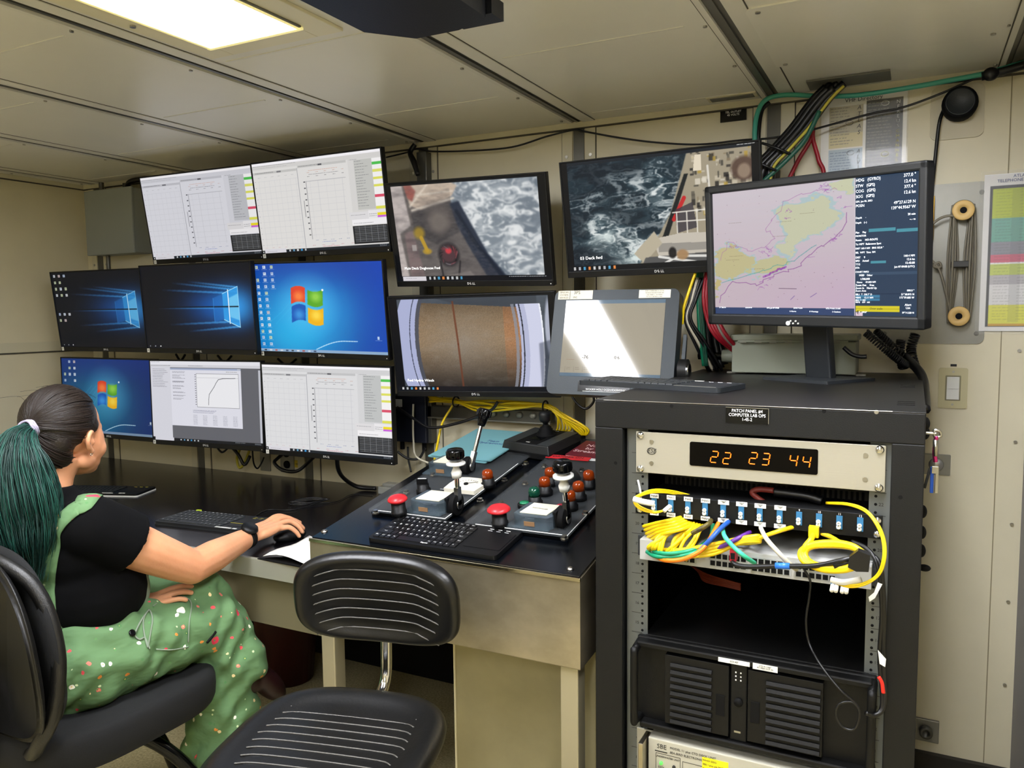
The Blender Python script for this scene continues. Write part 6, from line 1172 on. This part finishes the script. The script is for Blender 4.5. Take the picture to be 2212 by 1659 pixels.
hand(WL,L(-1.80,1.425,.702),[([(-1.822,1.432,.704),(-1.808,1.462,.712),(-1.795,1.487,.714),(-1.785,1.508,.710)],fr),([(-1.803,1.427,.706),(-1.784,1.458,.716),(-1.770,1.482,.718),(-1.758,1.502,.712)],fr),([(-1.783,1.420,.702),(-1.764,1.446,.710),(-1.750,1.468,.710),(-1.740,1.484,.704)],fr),([(-1.768,1.408,.696),(-1.750,1.428,.70),(-1.738,1.444,.70),(-1.730,1.458,.694)],[.009,.0085,.0075,.007])],([(-1.83,1.38,.69),(-1.848,1.42,.70),(-1.845,1.452,.704)],[.014,.012,.009]),Vector((.9,-.35,-.15)).normalized())
limb(m,[L(-1.85,1.22,.6),L(-1.77,1.56,.575)],[.07,.05],SKIN); limb(m,[L(-1.77,1.56,.575),L(-1.77,1.61,.07)],[.05,.04],SKIN); limb(m,[L(-2.02,1.22,.6),L(-1.80,1.56,.64)],[.07,.05],SKIN); limb(m,[L(-1.80,1.56,.64),L(-1.735,1.625,.46)],[.05,.034],SKIN)
body=bake(m.build('body',RT),.0036,5)
m=MB(); 
for s in(-1,1): m.ell(H(s*.029,.0755,.0),(.0125,.0115,.0080),WHT,HR); m.ell(H(s*.029,.0855,-.0005),(.0050,.0022,.0050),EYB,HR)
m.build('eyes',RT); m=MB()
for s in(-1,1): m.tube([H(s*.015,.081,-.001),H(s*.022,.087,.0065),H(s*.030,.087,.008),H(s*.041,.079,.003)],.0022,SKIN,6); m.tube([H(s*.016,.082,-.003),H(s*.029,.0855,-.0085),H(s*.041,.078,-.002)],.0018,SKIN,6)
m.build('eyelids',RT); m=MB(); LIPM=mat('lip_skin','b0665c',.4); m.tube([H(-.020,.084,-.057),H(-.008,.094,-.0535),H(0,.095,-.0545),H(.008,.094,-.0535),H(.020,.084,-.057)],[.0018,.0040,.0038,.0040,.0018],LIPM,8); m.tube([H(-.018,.084,-.058),H(0,.093,-.0615),H(.018,.084,-.058)],[.0018,.0048,.0018],LIPM,8); m.build('lips',RT)
m=MB()
for s in(-1,1): m.tube([H(s*.014,.090,.019),H(s*.028,.083,.024),H(s*.042,.070,.018)],.0013,HAIR,6)
m.build('eyebrows',RT)
# shirt
m=MB(); m.ell(L(-1.925,1.24,.885),(.175,.125,.14),TEE); m.ell(L(-1.93,1.225,.96),(.15,.088,.058),TEE); m.tube([L(-1.93,1.225,.97),L(-1.93,1.230,1.035)],[.10,.058],TEE,20); m.ell(L(-1.915,1.28,.76),(.18,.16,.15),TEE); m.ell(L(-1.93,1.31,.80),(.15,.12,.11),TEE); m.ell(L(-1.935,1.25,.66),(.175,.15,.09),TEE); m.ell(L(-1.94,1.228,.99),(.09,.07,.035),TEE)
limb(m,[SR,SR.lerp(ER,.22)],[.078,.076],TEE); m.tube([SR,SR.lerp(ER,.38)],[.078,.078],TEE,20,0); limb(m,[L(-2.09,1.225,.945),L(-2.13,1.262,.84)],[.068,.065],TEE)
ts=bake(m.build('shirt',RT),.006,7)
# overalls: green with small printed flowers
def floral():
    mt=bpy.data.materials.new('green_floral_cotton'); mt.use_nodes=True; nt=mt.node_tree; b=nt.nodes['Principled BSDF']; b.inputs['Roughness'].default_value=.85; N=nt.nodes.new; K=nt.links.new
    tc=N('ShaderNodeTexCoord'); cur=s2l(hx('5b7d52')); prev=None
    base=N('ShaderNodeRGB'); base.outputs[0].default_value=(*cur,1); prev=base.outputs[0]
    def layer(sc,thr,cols,off,wob=.25,rnd=.85,cut=0):
        nonlocal prev
        mp=N('ShaderNodeMapping'); mp.inputs['Location'].default_value=off; K(tc.outputs['Object'],mp.inputs[0])
        nz=N('ShaderNodeTexNoise'); nz.inputs['Scale'].default_value=sc*2.6; nz.inputs['Detail'].default_value=1; K(mp.outputs[0],nz.inputs['Vector'])
        v=N('ShaderNodeTexVoronoi'); v.inputs['Scale'].default_value=sc; v.inputs['Randomness'].default_value=rnd; K(mp.outputs[0],v.inputs['Vector'])
        ad=N('ShaderNodeMath'); ad.operation='MULTIPLY_ADD'; ad.inputs[1].default_value=wob; K(nz.outputs[0],ad.inputs[0]); K(v.outputs['Distance'],ad.inputs[2])
        lt=N('ShaderNodeMath'); lt.operation='LESS_THAN'; lt.inputs[1].default_value=thr+wob*.5; K(ad.outputs[0],lt.inputs[0])
        sp=N('ShaderNodeSeparateColor'); K(v.outputs['Color'],sp.inputs[0]); ra=N('ShaderNodeValToRGB'); ra.color_ramp.interpolation='CONSTANT'; e=ra.color_ramp.elements
        while len(e)<len(cols): e.new(.5)
        for i,c in enumerate(cols): e[i].position=i/len(cols); e[i].color=(*s2l(hx(c)),1)
        K(sp.outputs[0],ra.inputs[0]); f=lt.outputs[0]
        if cut:
            g=N('ShaderNodeMath'); g.operation='GREATER_THAN'; g.inputs[1].default_value=cut; K(sp.outputs[1],g.inputs[0]); q=N('ShaderNodeMath'); q.operation='MULTIPLY'; K(f,q.inputs[0]); K(g.outputs[0],q.inputs[1]); f=q.outputs[0]
        mx=N('ShaderNodeMix'); mx.data_type='RGBA'; K(f,mx.inputs['Factor']); K(prev,mx.inputs['A']); K(ra.outputs[0],mx.inputs['B']); prev=mx.outputs['Result']
    layer(33,.18,['f2efdc','e08a3a','d94a52','f0d9a0','e07a6a','4f7a4a'],(0,0,0),.34,1,.10); layer(33,.05,['f0c83a','f4e070'],(0,0,0),.05,1,.10)
    layer(11,.11,['f0ead8','f0ead8','d8344e'],(3.1,1.7,.4),.42,1,.45); layer(42,.13,['4c7a48','5a8a50','c8d8a8'],(1,5,2),.2,1,.5)
    K(prev,b.inputs['Base Color']); n1=N('ShaderNodeTexNoise'); n1.inputs['Scale'].default_value=13; n1.inputs['Detail'].default_value=3; mp=N('ShaderNodeMapping'); mp.inputs['Scale'].default_value=(1,.45,1.2); mp.inputs['Rotation'].default_value=(.6,0,0); K(tc.outputs['Object'],mp.inputs[0]); K(mp.outputs[0],n1.inputs['Vector']); bp=N('ShaderNodeBump'); bp.inputs['Strength'].default_value=.7; bp.inputs['Distance'].default_value=.02; K(n1.outputs[0],bp.inputs['Height']); K(bp.outputs[0],b.inputs['Normal']); return mt
FLO=floral(); m=MB()
m.ell(L(-1.93,1.21,.605),(.205,.175,.115),FLO); m.ell(L(-1.93,1.24,.66),(.19,.165,.075),FLO); m.ell(L(-1.90,1.32,.655),(.16,.13,.085),FLO); m.ell(L(-1.93,1.165,.70),(.12,.09,.09),FLO)
limb(m,[L(-1.83,1.2,.595),L(-1.79,1.40,.60),L(-1.762,1.56,.585)],[.115,.105,.092],FLO,20); limb(m,[L(-1.762,1.565,.58),L(-1.77,1.60,.36),L(-1.775,1.60,.13)],[.09,.098,.118],FLO,20)
limb(m,[L(-2.02,1.22,.60),L(-1.90,1.43,.645),L(-1.80,1.558,.655)],[.11,.10,.082],FLO,20); limb(m,[L(-1.80,1.56,.65),L(-1.76,1.61,.54),L(-1.725,1.625,.46)],[.082,.080,.084],FLO,20)
pants=bake(m.build('overalls',RT),.007,5)
# folds pressed into the cloth
me=pants.data; n=len(me.vertices); co_=np.empty(n*3); me.vertices.foreach_get('co',co_); co_=co_.reshape(-1,3); no=np.empty(n*3); me.vertices.foreach_get('normal',no); no=no.reshape(-1,3)
w=.0050*np.sin(co_[:,1]*62+co_[:,2]*34+3*np.sin(co_[:,0]*21))+.0042*np.sin(co_[:,2]*75-co_[:,1]*40+2.5*np.sin(co_[:,1]*30))
w+=.003*np.sin(co_[:,0]*70+co_[:,1]*25+2*np.sin(co_[:,2]*40)); w*=np.clip(1.2-co_[:,2]*.2,.4,1); co_+=no*w[:,None]; me.vertices.foreach_set('co',co_.ravel()); me.update()
def ribbon(name,pts,wd,side,target,mt,off=.006,th=.004,par=RT):
    p=spline(pts,8); vs=[];fs=[]; K=4
    for i,q in enumerate(p):
        for k in range(K+1): vs.append(q+Vector(side)*(k/K-.5)*wd)
    for i in range(len(p)-1):
        for k in range(K): a=i*(K+1)+k; fs.append((a,a+1,a+K+2,a+K+1))
    mb=MB(); mb.add(vs,fs,mt,True); o=mb.build(name,par); sw_=o.modifiers.new('w','SHRINKWRAP'); sw_.target=target; sw_.offset=off; sw_.wrap_method='NEAREST_SURFACEPOINT'; sw_.wrap_mode='ABOVE_SURFACE'; so=o.modifiers.new('s','SOLIDIFY'); so.thickness=th; so.offset=1
    me=bpy.data.meshes.new_from_object(o.evaluated_get(bpy.context.evaluated_depsgraph_get())); o.modifiers.clear(); o.data=me; return o
for sx,nm in((-1,'strap'),):
    x=-1.925+sx*.082; ribbon(nm,[L(x,1.37,.78),L(x,1.36,.90),L(x,1.29,.985),L(x,1.22,1.01),L(x,1.14,.97),L(x+sx*.005,1.10,.88),L(x,1.09,.76),L(x-sx*.01,1.09,.66)],.055,(1,0,0),ts,FLO)
def on_shirt(px,py):
    r=ray(px,py).normalized(); h,loc,nor,_=ts.ray_cast(CAM-o0,r); return (loc,nor) if h else None
sp=[q for q in (on_shirt(a,b) for a,b in((184,1088),(165,1098),(142,1116),(123,1145),(110,1180),(102,1220),(99,1260),(101,1300),(108,1345),(118,1375))) if q]
fp=[(L(-1.835,1.36,.80),Vector((0,1,0))),(L(-1.84,1.355,.90),Vector((0,1,0))),(L(-1.848,1.30,.985),Vector((0,.6,.8)))]
sp=fp+sp; C_=spline([q[0] for q in sp],5); Nn=spline([q[1] for q in sp],5); v=[];f=[]
for i,(c,nq) in enumerate(zip(C_,Nn)):
    tg=(C_[min(i+1,len(C_)-1)]-C_[max(i-1,0)]).normalized(); sd=tg.cross(nq).normalized()
    for k in range(5): v.append(c+nq.normalized()*.004+sd*(k/4-.5)*.047)
for i in range(len(C_)-1):
    for k in range(4): a=i*5+k; f.append((a,a+1,a+6,a+5))
m=MB(); m.add(v,f,FLO,True); o=m.build('strap',RT); sw_=o.modifiers.new('w','SHRINKWRAP'); sw_.target=ts; sw_.offset=.002; sw_.wrap_mode='ABOVE_SURFACE'; so=o.modifiers.new('s','SOLIDIFY'); so.thickness=.003; so.offset=1
ribbon('back_panel',[L(-1.94,1.08,.80),L(-1.94,1.08,.72),L(-1.94,1.06,.62)],.20,(1,0,0),ts,FLO)
# side flap with a button, hanging bib edge
INN=mat('overall_lining','7d8a78',.9,bump=(60,.2)); m=MB(); F0=[(-1.775,1.345,.80),(-1.768,1.36,.76),(-1.775,1.365,.71),(-1.79,1.35,.67)]; v=[];f=[]
for i,q in enumerate(F0):
    for k,d in enumerate((-.035,0,.03)): v.append(L(q[0]-abs(d)*.3,q[1]+d*(1.0-.1*i),q[2]+d*.2))
for i in range(3):
    for k in range(2): a=i*3+k; f.append((a,a+1,a+4,a+3))
m.add(v,f,INN,True); o=m.build('bib_flap',RT); so=o.modifiers.new('s','SOLIDIFY'); so.thickness=.004; sb=o.modifiers.new('u','SUBSURF'); sb.levels=1; sb.render_levels=2
m=MB(); q=P(283,1369,1.30)-o0
def on_pants(px,py,lift=.003):
    r=ray(px,py).normalized(); h,loc,nor,_=pants.ray_cast(CAM-o0,r); return (loc+nor*lift,nor) if h else (P(px,py,1.3)-o0,Vector((1,0,0)))
bt,nn=on_pants(283,1369,.004); m.lathe([(.009,0),(.009,.003),(.005,.004),(.001,.003)],BLKG,T(bt)@nn.to_track_quat('Z','Y').to_matrix().to_4x4()); m.build('button',RT)
m=MB(); m.tube([on_pants(a,b)[0] for a,b in((322,1318),(308,1335),(298,1352),(290,1372),(300,1382),(312,1378),(318,1390),(322,1402))],.0022,INN); m.tube([on_pants(a,b)[0] for a,b in((318,1400),(312,1370),(310,1340),(322,1320),(330,1338),(325,1372),(318,1400))],.002,INN); m.build('pocket_piping',RT)
m=MB(); m.tube([on_pants(a,b)[0] for a,b in((330,1310),(370,1285),(410,1300),(408,1345),(405,1388))],.0016,INN); m.tube([on_pants(a,b)[0] for a,b in((335,1402),(370,1402),(405,1398))],.0016,INN); m.build('pocket_seam',RT)
m=MB(); m.tube([on_pants(a,b,.001)[0] for a,b in((447,1388),(455,1378),(465,1365))],.004,BLKM,8,3); m.build('side_tag',RT)
# shoes
MSH=mat('maroon_shoe','240a0c',.45); m=MB(); m.ell(L(-1.70,1.71,.36),(.040,.095,.036),MSH,RX(-50)); m.ell(L(-1.715,1.655,.40),(.042,.048,.055),MSH); bake(m.build('shoe',RT),.006,3)
m=MB(); m.ell(L(-1.77,1.67,.045),(.045,.13,.042),MSH); m.ell(L(-1.77,1.61,.075),(.045,.055,.05),MSH); bake(m.build('shoe',RT),.006,3)
# watch
d=(WR-ER).normalized(); wc=WR-d*.018; wq=d.to_track_quat('Z','Y').to_matrix().to_4x4(); m=MB(); m.lathe([(.029,-.011),(.0325,-.011),(.0325,.011),(.029,.011),(.029,-.011)],BLKM,T(wc)@wq,28); w_=m.build('watch_strap',RT)
up=Vector((.45,-.25,.86)); up=(up-d*up.dot(d)).normalized(); fq=up.to_track_quat('Z','Y').to_matrix().to_4x4(); m=MB(); m.lathe([(.001,0),(.023,0),(.026,.004),(.023,.012),(.001,.012)],BLK,T(wc+up*.030)@fq,28); m.build('watch_case',RT); m=MB(); m.lathe([(.0145,.0112),(.001,.0118)],mat('blue_watch_face','1c2f8a',.1,emit=('1a2c80',.25)),T(wc+up*.030)@fq,24); m.build('watch_face',RT)
# hair: cap, drawn-back strands, tie and ponytail
TIE=Vector((0,-.125,.030)); m=MB()
m.ell(H(0,-.026,.044),(.081,.095,.088),HAIR,HR,28,18); m.ell(H(0,-.062,.0),(.066,.050,.060),HAIR,HR); m.ell(H(0,-.050,-.045),(.052,.034,.040),HAIR,HR); m.ell(H(0,-.108,.030),(.026,.025,.024),HAIR,HR)
for s in(-1,1): m.ell(H(s*.068,.008,.030),(.010,.020,.022),HAIR,HR)
hair=bake(m.build('hair',RT),.0045,3); m=MB(); random.seed(21)
for k in range(760):
    if k>=520: sg=random.choice((-1,1)); st=Vector((sg*.95,random.uniform(-.1,.30),random.uniform(-.35,.35))).normalized()
    elif k<300:
        a=random.uniform(-1.15,1.15) ; ph=math.pi/2-a*1.35   # around the hairline, from ear over the crown to ear
        st=Vector((math.cos(ph)*1.0,random.uniform(.35,.78) if abs(a)<.8 else random.uniform(0,.3),math.sin(ph)*.9+.1)).normalized()
    else: a=random.uniform(-1,1); st=Vector((a*.8,random.uniform(-.45,.0),random.uniform(-.95,-.3))).normalized()
    tg=Vector((0,-1,.0)).normalized(); pts=[]
    for i in range(7):
        u=i/6; v_=st.lerp(tg,u).normalized(); v_.rotate(Matrix.Rotation(math.sin(u*3.14)*random.uniform(-.03,.03),3,'Y')); k_=1.015+random.uniform(-.004,.010)
        c=Vector((0,-.026,.044)).lerp(Vector((0,-.04,.01)),max(0,-st.z)); rad=Vector((.081,.095,.088)) if st.z>-.2 else Vector((.075,.085,.098))
        pts.append(H(c.x+v_.x*rad.x*k_,c.y+v_.y*rad.y*k_,c.z+v_.z*rad.z*k_))
    pts[-1]=H(TIE.x+random.uniform(-.014,.014),TIE.y,TIE.z+random.uniform(-.014,.014)); m.tube(pts,[.0006,.0013,.0013,.0009],HST if k%3 else HAIR,5,3,caps=False)
for k in range(12): a=random.uniform(-1,1); p0=H(.08*a,.045-random.random()*.1,.125*(1-abs(a)*.25)); m.tube([p0,p0+Vector((random.uniform(-.01,.01),-.02,.012)),p0+Vector((random.uniform(-.02,.02),-.05,.010))],.00035,HST,4,3,caps=False)
m.build('hair_strands',hair)
tp=H(*TIE); m=MB(); dirp=(H(0,-.19,.02)-tp).normalized(); tq=dirp.to_track_quat('Z','Y').to_matrix().to_4x4()
for k in range(3): m.tube([T(tp)@tq@Vector((.021*math.cos(a),.021*math.sin(a),.006*k-.004+.003*math.sin(3*a))) for a in np.linspace(0,5.8,12)],.0030,mat('lilac_scrunchie','9a94a8',.7) if k==0 else bpy.data.materials['lilac_scrunchie'],8,3,True)
m.build('hair_tie',RT)
m=MB(); PT=[tp,tp+Vector((.006,-.030,-.022)),tp+Vector((.022,-.048,-.08)),tp+Vector((.034,-.050,-.16)),tp+Vector((.036,-.044,-.25)),tp+Vector((.034,-.035,-.34))]
m.tube(PT,[.016,.030,.052,.062,.054,.016],TEALH,20,8); pony=bake(m.build('ponytail',RT),.006,3); m=MB(); random.seed(8)
for k in range(1500):
    a=random.uniform(0,6.283); rr_=random.uniform(.82,1.10) if k%6 else random.uniform(1.1,1.35); ln=random.uniform(.82,1.06); pts=[]; ph=random.uniform(0,6); aw=random.uniform(.002,.011)
    RS=[.016,.032,.055,.066,.058,.030]
    for i in range(6):
        c=PT[i]; r=RS[i]*rr_; dd=(PT[min(i+1,5)]-PT[max(i-1,0)]).normalized() if i else (PT[1]-PT[0]).normalized(); uu=(Vector((1,0,0))-dd*dd.x).normalized(); ww=dd.cross(uu); sw2=aw*i*.5; pts.append(c+dd*((ln-1)*.3 if i==5 else 0)+uu*(math.cos(a)*r+sw2*math.sin(ph+i*2.2))+ww*(math.sin(a)*r*.9+sw2*math.cos(ph+i*1.9)))
    m.tube(pts,[.0007,.0011,.0010,.0003],TEALL if k%4==0 else TEALH,4,4,caps=False)
m.build('ponytail_strands',pony)
# earrings
m=MB(); 
for q in((.078,-.012,-.044),(.085,-.027,-.014)): m.tube([H(*q)+Vector((.0,.0028*math.cos(a),.0028*math.sin(a))) for a in np.linspace(0,5.5,7)],.0008,CHR,5,3,True)
m.build('earring',RT)
